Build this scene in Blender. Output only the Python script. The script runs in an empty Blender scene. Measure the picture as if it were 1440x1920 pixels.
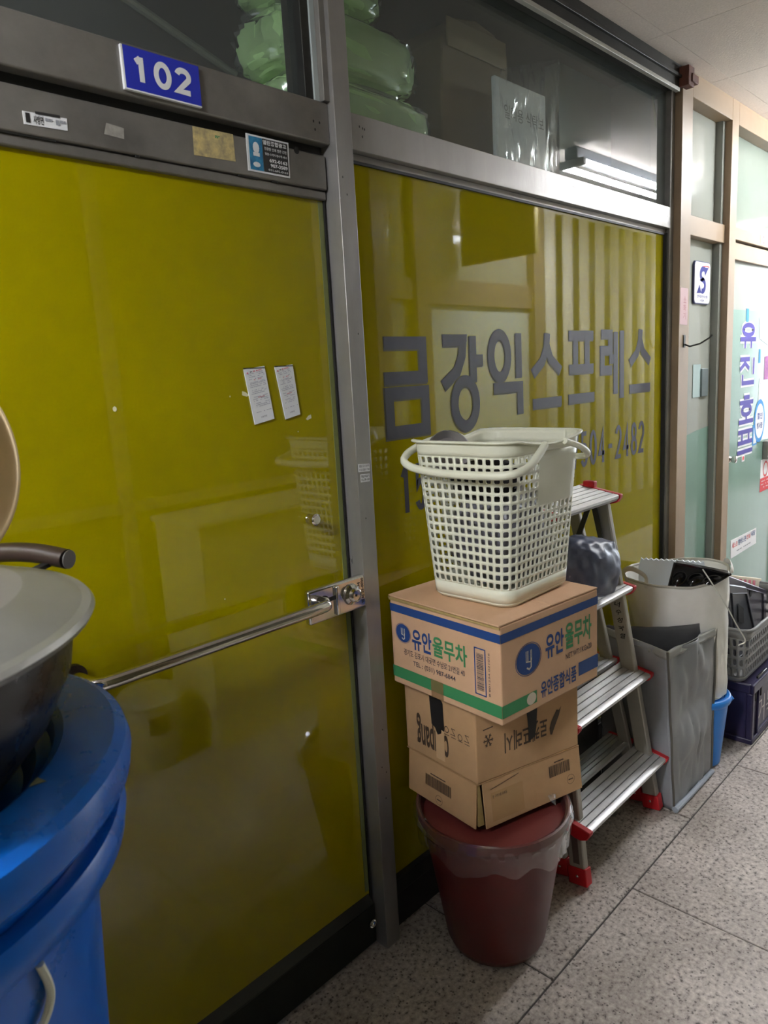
import bpy, bmesh, math, random
from mathutils import Vector, Matrix, noise
random.seed(7)
C = bpy.context.scene.collection
S = bpy.context.scene
PI = math.pi

# ---------------------------------------------------------------- camera
cam_d = bpy.data.cameras.new('camera'); cam = bpy.data.objects.new('camera', cam_d); C.objects.link(cam)
az, pi_, ro = 0.79494825, 0.183502425, -0.0573652474
fw = Vector((math.sin(az)*math.cos(pi_), math.cos(az)*math.cos(pi_), -math.sin(pi_)))
r0 = Vector((math.cos(az), -math.sin(az), 0)); u0 = r0.cross(fw)
r_ = r0*math.cos(ro)+u0*math.sin(ro); u_ = -r0*math.sin(ro)+u0*math.cos(ro)
CP = Vector((-1.17097, -1.22859, 1.5))
cam.matrix_world = Matrix(((r_.x, u_.x, -fw.x, CP.x), (r_.y, u_.y, -fw.y, CP.y), (r_.z, u_.z, -fw.z, CP.z), (0, 0, 0, 1)))
cam_d.sensor_fit = 'VERTICAL'; cam_d.sensor_height = 36; cam_d.lens = 36*1364.642/1920
cam_d.clip_start = 0.02
cam_d.dof.use_dof = True; cam_d.dof.focus_distance = 2.3; cam_d.dof.aperture_fstop = 9
S.camera = cam

# ---------------------------------------------------------------- world, lights, exposure
W = bpy.data.worlds.new('world'); S.world = W; W.use_nodes = True
W.node_tree.nodes['Background'].inputs[0].default_value = (0.80, 0.86, 1.0, 1)
W.node_tree.nodes['Background'].inputs[1].default_value = 0.5
S.view_settings.view_transform = 'Standard'; S.view_settings.look = 'None'
S.view_settings.gamma = 1; S.view_settings.exposure = 1.85
S.view_settings.use_curve_mapping = False
TUBE_POWER = 36.0
def area(name, loc, rot, sx, sy, power, col=(1, 1, 1)):
    l = bpy.data.lights.new(name, 'AREA'); l.shape = 'RECTANGLE'; l.size = sx; l.size_y = sy; l.energy = power; l.color = col
    o = bpy.data.objects.new(name, l); o.location = loc; o.rotation_euler = rot; C.objects.link(o); return o
# daylight entering the corridor from its open right end
area('corridor_daylight', (8.5, -0.9, 1.5), (0, math.radians(90), 0), 2.2, 2.0, 34, (0.86, 0.93, 1.0))

# ---------------------------------------------------------------- helpers
def lin(c):
    return tuple(((v/255)/12.92 if v/255 <= 0.04045 else ((v/255+0.055)/1.055)**2.4) for v in c)
MATS = {}
def mat(name, col, rough=0.5, metal=0.0, var=0.0, vscale=8.0, bump=0.0, bscale=60.0, spec=0.5, alpha=1.0,
        trans=0.0, emit=0.0, coat=0.0, stretch=(1, 1, 1), rvar=0.0, subs=0.0, col2=None):
    if name in MATS: return MATS[name]
    m = bpy.data.materials.new(name); m.use_nodes = True; MATS[name] = m
    nt = m.node_tree; b = nt.nodes['Principled BSDF']
    c = lin(col)
    b.inputs['Base Color'].default_value = (*c, 1)
    b.inputs['Roughness'].default_value = rough; b.inputs['Metallic'].default_value = metal
    b.inputs['Specular IOR Level'].default_value = spec
    b.inputs['Alpha'].default_value = alpha
    b.inputs['Transmission Weight'].default_value = trans
    b.inputs['Coat Weight'].default_value = coat; b.inputs['Coat Roughness'].default_value = 0.06
    if emit: b.inputs['Emission Color'].default_value = (*c, 1); b.inputs['Emission Strength'].default_value = emit
    if var or bump or rvar:
        g = nt.nodes.new('ShaderNodeNewGeometry'); mp = nt.nodes.new('ShaderNodeMapping'); mp.inputs['Scale'].default_value = stretch
        nt.links.new(g.outputs['Position'], mp.inputs['Vector'])
    if var or rvar:
        n = nt.nodes.new('ShaderNodeTexNoise'); n.inputs['Scale'].default_value = vscale; n.inputs['Detail'].default_value = 6
        n.inputs['Roughness'].default_value = 0.65
        nt.links.new(mp.outputs[0], n.inputs['Vector'])
        if var:
            r = nt.nodes.new('ShaderNodeValToRGB'); r.color_ramp.elements[0].position = 0.3; r.color_ramp.elements[1].position = 0.7
            d = lin(col2) if col2 else tuple(v*(1-var) for v in c)
            e = c if col2 else tuple(min(1, v*(1+var)) for v in c)
            r.color_ramp.elements[0].color = (*d, 1); r.color_ramp.elements[1].color = (*e, 1)
            nt.links.new(n.outputs['Fac'], r.inputs[0]); nt.links.new(r.outputs[0], b.inputs['Base Color'])
        if rvar:
            mr = nt.nodes.new('ShaderNodeMapRange'); mr.inputs['To Min'].default_value = max(0.02, rough-rvar); mr.inputs['To Max'].default_value = min(1, rough+rvar)
            mr.inputs['From Min'].default_value = 0.3; mr.inputs['From Max'].default_value = 0.7
            nt.links.new(n.outputs['Fac'], mr.inputs['Value']); nt.links.new(mr.outputs[0], b.inputs['Roughness'])
    if bump:
        n2 = nt.nodes.new('ShaderNodeTexNoise'); n2.inputs['Scale'].default_value = bscale; n2.inputs['Detail'].default_value = 4
        nt.links.new(mp.outputs[0], n2.inputs['Vector'])
        bp = nt.nodes.new('ShaderNodeBump'); bp.inputs['Strength'].default_value = bump; bp.inputs['Distance'].default_value = 0.01
        nt.links.new(n2.outputs['Fac'], bp.inputs['Height']); nt.links.new(bp.outputs[0], b.inputs['Normal'])
    return m

def glass_mat(name, tint=(0.9, 0.93, 0.92), dust=0.06, dustcol=(0.5, 0.55, 0.55), rough=0.01, f=1.0):
    m = bpy.data.materials.new(name); m.use_nodes = True; nt = m.node_tree; nt.nodes.clear()
    out = nt.nodes.new('ShaderNodeOutputMaterial'); tr = nt.nodes.new('ShaderNodeBsdfTransparent'); tr.inputs[0].default_value = (*tint, 1)
    df = nt.nodes.new('ShaderNodeBsdfDiffuse'); df.inputs[0].default_value = (*dustcol, 1)
    gl = nt.nodes.new('ShaderNodeBsdfGlossy'); gl.inputs['Roughness'].default_value = rough
    fr = nt.nodes.new('ShaderNodeFresnel'); fr.inputs[0].default_value = 1.5
    g = nt.nodes.new('ShaderNodeNewGeometry'); sub = nt.nodes.new('ShaderNodeMath'); sub.operation = 'SUBTRACT'; sub.inputs[0].default_value = 1
    mul = nt.nodes.new('ShaderNodeMath'); mul.operation = 'MULTIPLY'; m2 = nt.nodes.new('ShaderNodeMath'); m2.operation = 'MULTIPLY'; m2.inputs[1].default_value = f; m2.use_clamp = True
    nt.links.new(g.outputs['Backfacing'], sub.inputs[1]); nt.links.new(sub.outputs[0], mul.inputs[0]); nt.links.new(fr.outputs[0], mul.inputs[1]); nt.links.new(mul.outputs[0], m2.inputs[0])
    a = nt.nodes.new('ShaderNodeMixShader'); a.inputs[0].default_value = dust
    n = nt.nodes.new('ShaderNodeTexNoise'); n.inputs['Scale'].default_value = 5; n.inputs['Detail'].default_value = 5
    nt.links.new(g.outputs['Position'], n.inputs['Vector'])
    mr = nt.nodes.new('ShaderNodeMapRange'); mr.inputs['To Min'].default_value = dust*0.5; mr.inputs['To Max'].default_value = dust*1.5
    nt.links.new(n.outputs['Fac'], mr.inputs['Value']); nt.links.new(mr.outputs[0], a.inputs[0])
    nt.links.new(tr.outputs[0], a.inputs[1]); nt.links.new(df.outputs[0], a.inputs[2])
    b = nt.nodes.new('ShaderNodeMixShader'); nt.links.new(m2.outputs[0], b.inputs[0]); nt.links.new(a.outputs[0], b.inputs[1]); nt.links.new(gl.outputs[0], b.inputs[2])
    nt.links.new(b.outputs[0], out.inputs[0]); return m

class MB:
    def __init__(s): s.v = []; s.f = []
    def add(s, vs, fs):
        k = len(s.v); s.v += [tuple(p) for p in vs]; s.f += [tuple(i+k for i in f) for f in fs]; return s
    def box(s, x0, x1, y0, y1, z0, z1):
        return s.add([(x0, y0, z0), (x1, y0, z0), (x1, y1, z0), (x0, y1, z0), (x0, y0, z1), (x1, y0, z1), (x1, y1, z1), (x0, y1, z1)],
                     [(0, 3, 2, 1), (4, 5, 6, 7), (0, 1, 5, 4), (1, 2, 6, 5), (2, 3, 7, 6), (3, 0, 4, 7)])
    def hexa(s, p):
        return s.add(p, [(0, 3, 2, 1), (4, 5, 6, 7), (0, 1, 5, 4), (1, 2, 6, 5), (2, 3, 7, 6), (3, 0, 4, 7)])
    def bar(s, p0, p1, a, b, da, db=None):
        # beam from p0 to p1, cross section a along da, b along db
        p0 = Vector(p0); p1 = Vector(p1); d = (p1-p0).normalized(); da = Vector(da); da = (da-d*da.dot(d)).normalized()
        db = d.cross(da)
        q = lambda p: [p-da*a/2-db*b/2, p+da*a/2-db*b/2, p+da*a/2+db*b/2, p-da*a/2+db*b/2]
        return s.hexa(q(p0)+q(p1))
    def tube(s, pts, r, n=10, closed=False, caps=True, flat=1.0, up=None):
        pts = [Vector(p) for p in pts]; N = len(pts); k = len(s.v); prev = None
        for i, p in enumerate(pts):
            if closed: t = pts[(i+1) % N]-pts[i-1]
            else: t = pts[min(i+1, N-1)]-pts[max(i-1, 0)]
            t.normalize()
            if up is not None: a = Vector(up); a = (a-t*a.dot(t)); a = a.normalized() if a.length > 1e-5 else t.orthogonal().normalized()
            elif prev is None: a = t.orthogonal().normalized()
            else: a = (prev-t*prev.dot(t)).normalized()
            prev = a; b = t.cross(a); rr = r[i] if isinstance(r, (list, tuple)) else r
            for j in range(n):
                w = 2*PI*j/n; s.v.append(tuple(p+a*math.cos(w)*rr*flat+b*math.sin(w)*rr))
        for i in range(N if closed else N-1):
            i2 = (i+1) % N
            for j in range(n):
                j2 = (j+1) % n; s.f.append((k+i*n+j, k+i*n+j2, k+i2*n+j2, k+i2*n+j))
        if caps and not closed:
            s.f.append(tuple(k+j for j in range(n))[::-1]); s.f.append(tuple(k+(N-1)*n+j for j in range(n)))
        return s
    def lathe(s, prof, cx=0, cy=0, n=48, capb=False, capt=False, a0=0, a1=2*PI, fn=None):
        full = abs(a1-a0-2*PI) < 1e-6; m = n if full else n+1; k = len(s.v)
        for i, (r, z) in enumerate(prof):
            for j in range(m):
                a = a0+(a1-a0)*j/n; rr, zz = r, z
                if fn: rr, zz = fn(r, z, a, i)
                s.v.append((cx+rr*math.cos(a), cy+rr*math.sin(a), zz))
        for i in range(len(prof)-1):
            for j in range(n):
                j2 = (j+1) % m
                s.f.append((k+i*m+j, k+i*m+j2, k+(i+1)*m+j2, k+(i+1)*m+j))
        if capb: s.f.append(tuple(k+j for j in range(m))[::-1])
        if capt: s.f.append(tuple(k+(len(prof)-1)*m+j for j in range(m)))
        return s
    def grid(s, fn, nu, nv):
        k = len(s.v)
        for i in range(nu+1):
            for j in range(nv+1): s.v.append(tuple(fn(i/nu, j/nv)))
        for i in range(nu):
            for j in range(nv):
                a = k+i*(nv+1)+j; s.f.append((a, a+nv+1, a+nv+2, a+1))
        return s
    def prism(s, pts, d):
        # polygon pts (3d) extruded by vector d
        n = len(pts); d = Vector(d); a = [Vector(p) for p in pts]
        s.add(a+[p+d for p in a], [tuple(range(n))[::-1], tuple(range(n, 2*n))]+[(i, (i+1) % n, n+(i+1) % n, n+i) for i in range(n)]); return s
    def xf(s, M):
        s.v = [tuple(M @ Vector(p)) for p in s.v]; return s

ROOT = {}
def build(name, mb, m, parent=None, bevel=0.0, seg=2, solid=0.0, smooth=True, subd=0, angle=35, world=True, offs=-1):
    me = bpy.data.meshes.new(name)
    vs = mb.v
    if parent is not None and world:
        off = ROOT.get(parent.name, Matrix.Identity(4)); vs = [tuple(off @ Vector(p)) for p in vs]
    me.from_pydata(vs, [], mb.f); me.update()
    bm = bmesh.new(); bm.from_mesh(me); bmesh.ops.recalc_face_normals(bm, faces=bm.faces) if solid == 0 else None; bm.to_mesh(me); bm.free()
    if smooth:
        me.polygons.foreach_set('use_smooth', [True]*len(me.polygons)); me.set_sharp_from_angle(angle=math.radians(angle))
    me.materials.append(m)
    o = bpy.data.objects.new(name, me); C.objects.link(o)
    if parent is not None:
        o.parent = parent; ROOT[o.name] = ROOT.get(parent.name, Matrix.Identity(4))
    if solid:
        q = o.modifiers.new('solid', 'SOLIDIFY'); q.thickness = solid; q.offset = offs
    if bevel:
        q = o.modifiers.new('bevel', 'BEVEL'); q.width = bevel; q.segments = seg; q.limit_method = 'ANGLE'; q.angle_limit = math.radians(40)
    if subd:
        q = o.modifiers.new('sub', 'SUBSURF'); q.levels = subd; q.render_levels = subd
    return o
def thing(name, label, cat, loc=(0, 0, 0), rz=0.0, group=None):
    o = bpy.data.objects.new(name, None); o.location = loc; o.rotation_euler = (0, 0, rz); o.empty_display_size = 0.05; C.objects.link(o)
    o['label'] = label; o['category'] = cat
    if group: o['group'] = group
    ROOT[o.name] = (Matrix.Translation(loc) @ Matrix.Rotation(rz, 4, 'Z')).inverted(); return o
def tag(o, label, cat, group=None):
    o['label'] = label; o['category'] = cat
    if group: o['group'] = group
    return o
def struct(name, mb=None, m=None, label=None, cat=None, loc=(0, 0, 0), **k):
    if mb is None: o = bpy.data.objects.new(name, None); o.location = loc; C.objects.link(o); ROOT[o.name] = Matrix.Translation(loc).inverted()
    else: o = build(name, mb, m, **k)
    o['kind'] = 'structure'
    if label: o['label'] = label
    if cat: o['category'] = cat
    return o

TXT = {}
def glyphs(s, bold=0.0):
    key = (s, bold)
    if key not in TXT:
        c = bpy.data.curves.new('txt', 'FONT'); c.body = s; c.offset = bold; c.resolution_u = 4; c.size = 1
        o = bpy.data.objects.new('txt', c); C.objects.link(o); bpy.context.view_layer.update()
        me = bpy.data.meshes.new_from_object(o.evaluated_get(bpy.context.evaluated_depsgraph_get()))
        vs = [(v.co.x, v.co.y) for v in me.vertices]; fs = [tuple(p.vertices) for p in me.polygons]
        bpy.data.objects.remove(o); bpy.data.curves.remove(c); bpy.data.meshes.remove(me)
        x0 = min(v[0] for v in vs); x1 = max(v[0] for v in vs); y0 = min(v[1] for v in vs); y1 = max(v[1] for v in vs)
        TXT[key] = ([((x-x0)/max(x1-x0, 1e-6), (y-y0)/max(y1-y0, 1e-6)) for x, y in vs], fs, (x1-x0)/(y1-y0))
    return TXT[key]
def put(mb, s, O, R, U, u0, v0, u1, v1, bold=0.0, flip=False):
    # text s fitted to the rectangle (u0,v0)-(u1,v1), metres along unit vectors R and U from O
    vs, fs, asp = glyphs(s, bold); O = Vector(O); R = Vector(R); U = Vector(U)
    P = []
    for x, y in vs:
        if flip: x, y = 1-x, 1-y
        P.append(O+R*(u0+(u1-u0)*x)+U*(v0+(v1-v0)*y))
    return mb.add(P, fs)
def arc(cx, cy, a, b, t0, t1, n=14): return [(cx+a*math.cos(math.radians(t0+(t1-t0)*i/n)), cy+b*math.sin(math.radians(t0+(t1-t0)*i/n))) for i in range(n+1)]
DIG = {'0': [arc(.5, .5, .5, .5, 0, 360, 32)], '1': [[(.12, .80), (.50, 1.0)], [(.52, 1.06), (.52, -.06)]],
 '2': [arc(.5, .72, .48, .28, 165, -30, 18)+[(.04, 0), (1.03, 0)]], '4': [[(1.05, .25), (0, .25), (.72, 1.0), (.72, -.07)]],
 '5': [[(.95, 1.0), (.18, 1.0), (.10, .52)]+arc(.48, .32, .50, .32, 115, -150, 22)], '7': [[(-.03, 1.0), (1.0, 1.0), (.40, -.06)]],
 '8': [arc(.5, .74, .40, .26, 0, 360, 26), arc(.5, .24, .50, .26, 0, 360, 28)], '-': [[(.1, .42), (.9, .42)]]}
def stroke(mb, O, R, U, P, wd):
    # constant-width polyline with mitred joints
    closed = (abs(P[0][0]-P[-1][0])+abs(P[0][1]-P[-1][1])) < 1e-5
    if closed: P = P[:-1]
    n = len(P)
    O = Vector(O); R = Vector(R); U = Vector(U); V = []
    for i in range(n):
        a = Vector(P[i-1]) if (closed or i > 0) else None; b = Vector(P[i]); c = Vector(P[(i+1) % n]) if (closed or i < n-1) else None
        d1 = (b-a).normalized() if a is not None else (c-b).normalized(); d2 = (c-b).normalized() if c is not None else d1
        m = Vector((-(d1.y+d2.y), d1.x+d2.x)); m.normalize(); k_ = wd/2/max(0.45, m.dot(Vector((-d1.y, d1.x))))
        V += [O+R*(b.x+m.x*k_)+U*(b.y+m.y*k_), O+R*(b.x-m.x*k_)+U*(b.y-m.y*k_)]
    return mb.add(V, [(2*i, 2*i+1, 2*((i+1) % n)+1, 2*((i+1) % n)) for i in range(n if closed else n-1)])
HAN = {'금': [[(0, 1), (.93, 1), (.93, .66)], [(-.03, .61), (1.03, .61)], [(.06, .44), (.95, .44), (.95, 0), (.06, 0), (.06, .44)]],
 '강': [[(0, 1), (.54, 1), (.50, .82), (.36, .64), (-.02, .48)], [(.80, 1.05), (.80, .50)], [(.80, .76), (1.08, .76)], arc(.56, .25, .30, .27, 0, 360, 34)],
 '익': [arc(.28, .74, .28, .28, 0, 360, 32), [(.92, 1.04), (.92, .44)], [(.06, .32), (.95, .32), (.95, -.06)]],
 '스': [[(.52, 1.06), (.49, .86), (.34, .66), (-.03, .48)], [(.50, .88), (.64, .68), (1.03, .50)], [(-.05, .04), (1.05, .04)]],
 '프': [[(-.03, 1), (1.03, 1)], [(-.03, .48), (1.03, .48)], [(.25, 1), (.25, .48)], [(.75, 1), (.75, .48)], [(-.06, .02), (1.06, .02)]],
 '레': [[(-.03, 1), (.42, 1), (.42, .74), (.02, .74), (.02, .42), (.50, .42)], [(.36, .60), (.68, .60)], [(.68, 1.04), (.68, .02)], [(1.0, 1.06), (1.0, -.06)]],
 '진': [[(-.03, 1), (.66, 1)], [(.32, 1), (.28, .80), (-.03, .58)], [(.32, .84), (.64, .60)], [(.98, 1.05), (.98, .34)], [(.16, .36), (.16, 0), (1.05, 0)]],
 '유': [arc(.5, .78, .40, .23, 0, 360, 32), [(-.06, .36), (1.06, .36)], [(.28, .36), (.28, -.05)], [(.72, .36), (.72, -.05)]],
 '호': [[(.28, 1.03), (.72, 1.03)], [(-.02, .82), (1.02, .82)], arc(.5, .50, .36, .19, 0, 360, 30), [(.5, .30), (.5, .04)], [(-.06, .02), (1.06, .02)]]}
def hangul(mb, ch, O, R, U, u0, v0, u1, v1, wd, grow=0.0):
    # one syllable drawn from strokes of width wd inside a box
    w = u1-u0-wd; h = v1-v0-wd
    N_ = Vector(R).cross(Vector(U))
    for i, P in enumerate(HAN[ch]): stroke(mb, Vector(O)+N_*(0.00008*i), R, U, [(u0+wd/2+p[0]*w, v0+wd/2+p[1]*h) for p in P], wd+grow)
    return mb
def digits(mb, s, O, R, U, u0, v0, u1, v1, wd, gapf=0.22):
    n = len(s); cw = (u1-u0)/(n+gapf*(n-1)); hh = wd/2
    for i, ch in enumerate(s):
        x0 = u0+i*cw*(1+gapf); w = cw-wd; h = (v1-v0)-wd
        for j, P in enumerate(DIG[ch]): stroke(mb, Vector(O)+Vector(R).cross(Vector(U))*(0.00008*j), R, U, [(x0+hh+p[0]*w, v0+hh+p[1]*h) for p in P], wd)
    return mb
def rect(mb, O, R, U, u0, v0, u1, v1):
    O = Vector(O); R = Vector(R); U = Vector(U)
    return mb.add([O+R*u0+U*v0, O+R*u1+U*v0, O+R*u1+U*v1, O+R*u0+U*v1], [(0, 1, 2, 3)])
def oval(mb, O, R, U, cu, cv, a, b, n=28, inner=0.0, ang0=0, ang1=2*PI):
    O = Vector(O); R = Vector(R); U = Vector(U); P = []; F = []
    for i in range(n+1):
        t = ang0+(ang1-ang0)*i/n
        P.append(O+R*(cu+a*math.cos(t))+U*(cv+b*math.sin(t))); P.append(O+R*(cu+a*inner*math.cos(t))+U*(cv+b*inner*math.sin(t)))
    if inner > 0: F = [(2*i, 2*i+2, 2*i+3, 2*i+1) for i in range(n)]
    else: F = [tuple(2*i for i in range(n))]
    return mb.add(P, F)
def line(mb, O, R, U, pts, w):
    for (a, b), (c, d) in zip(pts[:-1], pts[1:]):
        L = math.hypot(c-a, d-b) or 1e-6; nx, ny = -(d-b)/L*w/2, (c-a)/L*w/2
        O_ = Vector(O); R_ = Vector(R); U_ = Vector(U); q = lambda x, y: O_+R_*x+U_*y
        ex, ey = (c-a)/L*w*0.3, (d-b)/L*w*0.3
        mb.add([q(a-ex+nx, b-ey+ny), q(a-ex-nx, b-ey-ny), q(c+ex-nx, d+ey-ny), q(c+ex+nx, d+ey+ny)], [(0, 1, 2, 3)])
    return mb
def ink(name, col): return mat('ink_'+name, col, rough=0.6)
def rrect(w, d, r, n=6):
    # rounded rectangle loop centred on 0, w along x, d along y
    P = []
    for cx, cy, a0 in ((w/2-r, d/2-r, 0), (-w/2+r, d/2-r, PI/2), (-w/2+r, -d/2+r, PI), (w/2-r, -d/2+r, 1.5*PI)):
        for i in range(n+1):
            a = a0+PI/2*i/n; P.append((cx+r*math.cos(a), cy+r*math.sin(a)))
    return P
def lump(cx, cy, cz, rx, ry, rz, amp=0.2, sc=3.0, seed=0, n=28, sq=1.0, flatb=None):
    mb = MB(); k = []
    for i in range(n+1):
        th = PI*i/n
        for j in range(n*2):
            ph = 2*PI*j/(n*2)
            d = Vector((math.sin(th)*math.cos(ph), math.sin(th)*math.sin(ph), math.cos(th)))
            e = Vector([math.copysign(abs(c)**sq, c) for c in d])
            f = 1+amp*noise.noise(d*sc+Vector((seed*7.1, seed*3.3, 0)))+amp*0.5*noise.noise(d*sc*2.7+Vector((seed, 5, 0)))
            p = [cx+e.x*rx*f, cy+e.y*ry*f, cz+e.z*rz*f]
            if flatb is not None: p[2] = max(p[2], flatb)
            mb.v.append(tuple(p))
    m = n*2
    for i in range(n):
        for j in range(m):
            mb.f.append((i*m+j, (i+1)*m+j, (i+1)*m+(j+1) % m, i*m+(j+1) % m))
    return mb

# ---------------------------------------------------------------- materials
steel = mat('brushed_steel', (152, 149, 148), 0.36, 0.55, var=0.22, vscale=3.5, rvar=0.12, stretch=(1, 1, 0.35), bump=0.05, bscale=40)
steel_dull = mat('dull_steel', (124, 120, 116), 0.42, 0.4, var=0.25, vscale=6, rvar=0.12, bump=0.06, bscale=30)
steel_dark = mat('dark_steel', (52, 52, 50), 0.45, 0.5, var=0.3, vscale=8)
rust = mat('rusty_paint', (92, 48, 34), 0.7, var=0.4, vscale=25)
black_rub = mat('black_rubber', (20, 20, 20), 0.6)
chrome = mat('chrome', (215, 212, 210), 0.14, 1.0, rvar=0.06, vscale=12)
beige = mat('beige_paint', (148, 126, 102), 0.45, var=0.06, vscale=6, bump=0.03, bscale=20)
base_dark = mat('dark_green_steel', (30, 36, 32), 0.35, 0.4, var=0.3, vscale=12)
yellow = mat('olive_yellow_film_behind_glass', (150, 138, 0), 0.03, var=0.07, vscale=2.2, spec=0.85)
pale = mat('pale_frosted_glass', (124, 153, 142), 0.12, var=0.05, vscale=2.5, stretch=(2, 1, 0.5))
whiteglass = mat('white_frosted_glass', (156, 159, 152), 0.12, var=0.03, vscale=2)
glass = glass_mat('window_glass')
letter_grey = mat('slate_lettering', (54, 52, 66), 0.4, var=0.05, vscale=30)
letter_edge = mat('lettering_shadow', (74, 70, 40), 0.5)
card = mat('kraft_cardboard', (190, 152, 112), 0.75, var=0.06, vscale=14, bump=0.04, bscale=90)
card2 = mat('kraft_cardboard_pinkish', (205, 165, 132), 0.72, var=0.05, vscale=12, bump=0.03, bscale=80)
card_edge = mat('cardboard_raw_edge', (176, 150, 96), 0.8, var=0.15, vscale=60)
redp = mat('maroon_plastic', (88, 26, 25), 0.38, var=0.08, vscale=10, bump=0.03, bscale=15)
bluep = mat('blue_plastic', (4, 92, 186), 0.3, var=0.06, vscale=8, rvar=0.08)
bluep2 = mat('bright_blue_plastic', (22, 122, 214), 0.32, var=0.05, vscale=9)
whitep = mat('ivory_plastic', (232, 232, 214), 0.35, var=0.03, vscale=12)
alu = mat('ladder_aluminium', (205, 205, 208), 0.38, 0.5, var=0.1, vscale=18, bump=0.03, bscale=60, rvar=0.08)
alu2 = mat('ladder_rail_aluminium', (178, 174, 166), 0.42, 0.3, var=0.08, vscale=10, bump=0.03, bscale=50)
redcap = mat('red_plastic_cap', (196, 30, 40), 0.4, var=0.08, vscale=25)
greybag = mat('grey_woven_bag', (136, 138, 142), 0.42, var=0.1, vscale=7, bump=0.25, bscale=9)
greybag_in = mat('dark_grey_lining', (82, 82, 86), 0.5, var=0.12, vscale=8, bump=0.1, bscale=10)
darkbag = mat('charcoal_bag', (50, 51, 54), 0.5, var=0.15, vscale=8, bump=0.2, bscale=8)
fabric = mat('off_white_fabric', (236, 234, 230), 0.75, var=0.07, vscale=6, bump=0.3, bscale=7)
blackp = mat('black_gloss_plastic', (14, 13, 15), 0.16)
greyp = mat('grey_basket_plastic', (126, 126, 126), 0.42, var=0.06, vscale=15)
charp = mat('charcoal_plastic', (64, 66, 76), 0.3, var=0.08, vscale=12)
purple = mat('dark_purple_plastic', (44, 38, 70), 0.35, var=0.12, vscale=10)
potblack = mat('black_enamel', (24, 24, 25), 0.3, var=0.25, vscale=30, rvar=0.1)
potlid = mat('worn_aluminium', (150, 150, 146), 0.4, 0.55, var=0.12, vscale=9, rvar=0.1, bump=0.04, bscale=30)
gold = mat('tan_anodised_metal', (196, 168, 124), 0.38, 0.35, var=0.08, vscale=10)
ceil_m = mat('ceiling_board', (230, 220, 213), 0.85, var=0.08, vscale=130, bump=0.15, bscale=160)
paper = mat('white_paper', (226, 228, 232), 0.6)
darkwall = mat('interior_wall', (96, 96, 88), 0.8, var=0.06, vscale=3)
greenfoam = mat('green_foam', (186, 222, 150), 0.6, var=0.10, vscale=12, bump=0.25, bscale=14)
plastic_clear = glass_mat('clear_plastic_film', tint=(0.93, 0.93, 0.93), dust=0.07, dustcol=(0.8, 0.8, 0.8), rough=0.12, f=2.4)
k_, w_, bl_, gr_ = ink('black', (34, 32, 34)), ink('white', (228, 228, 232)), ink('blue', (30, 66, 128)), ink('green', (56, 132, 84))
kb_ = ink('brown_black', (74, 58, 46)); rd_ = ink('red', (206, 58, 66)); pu_ = ink('purple', (64, 52, 150)); lb_ = ink('sky', (50, 140, 210)); gy_ = ink('grey', (150, 152, 160))

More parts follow.
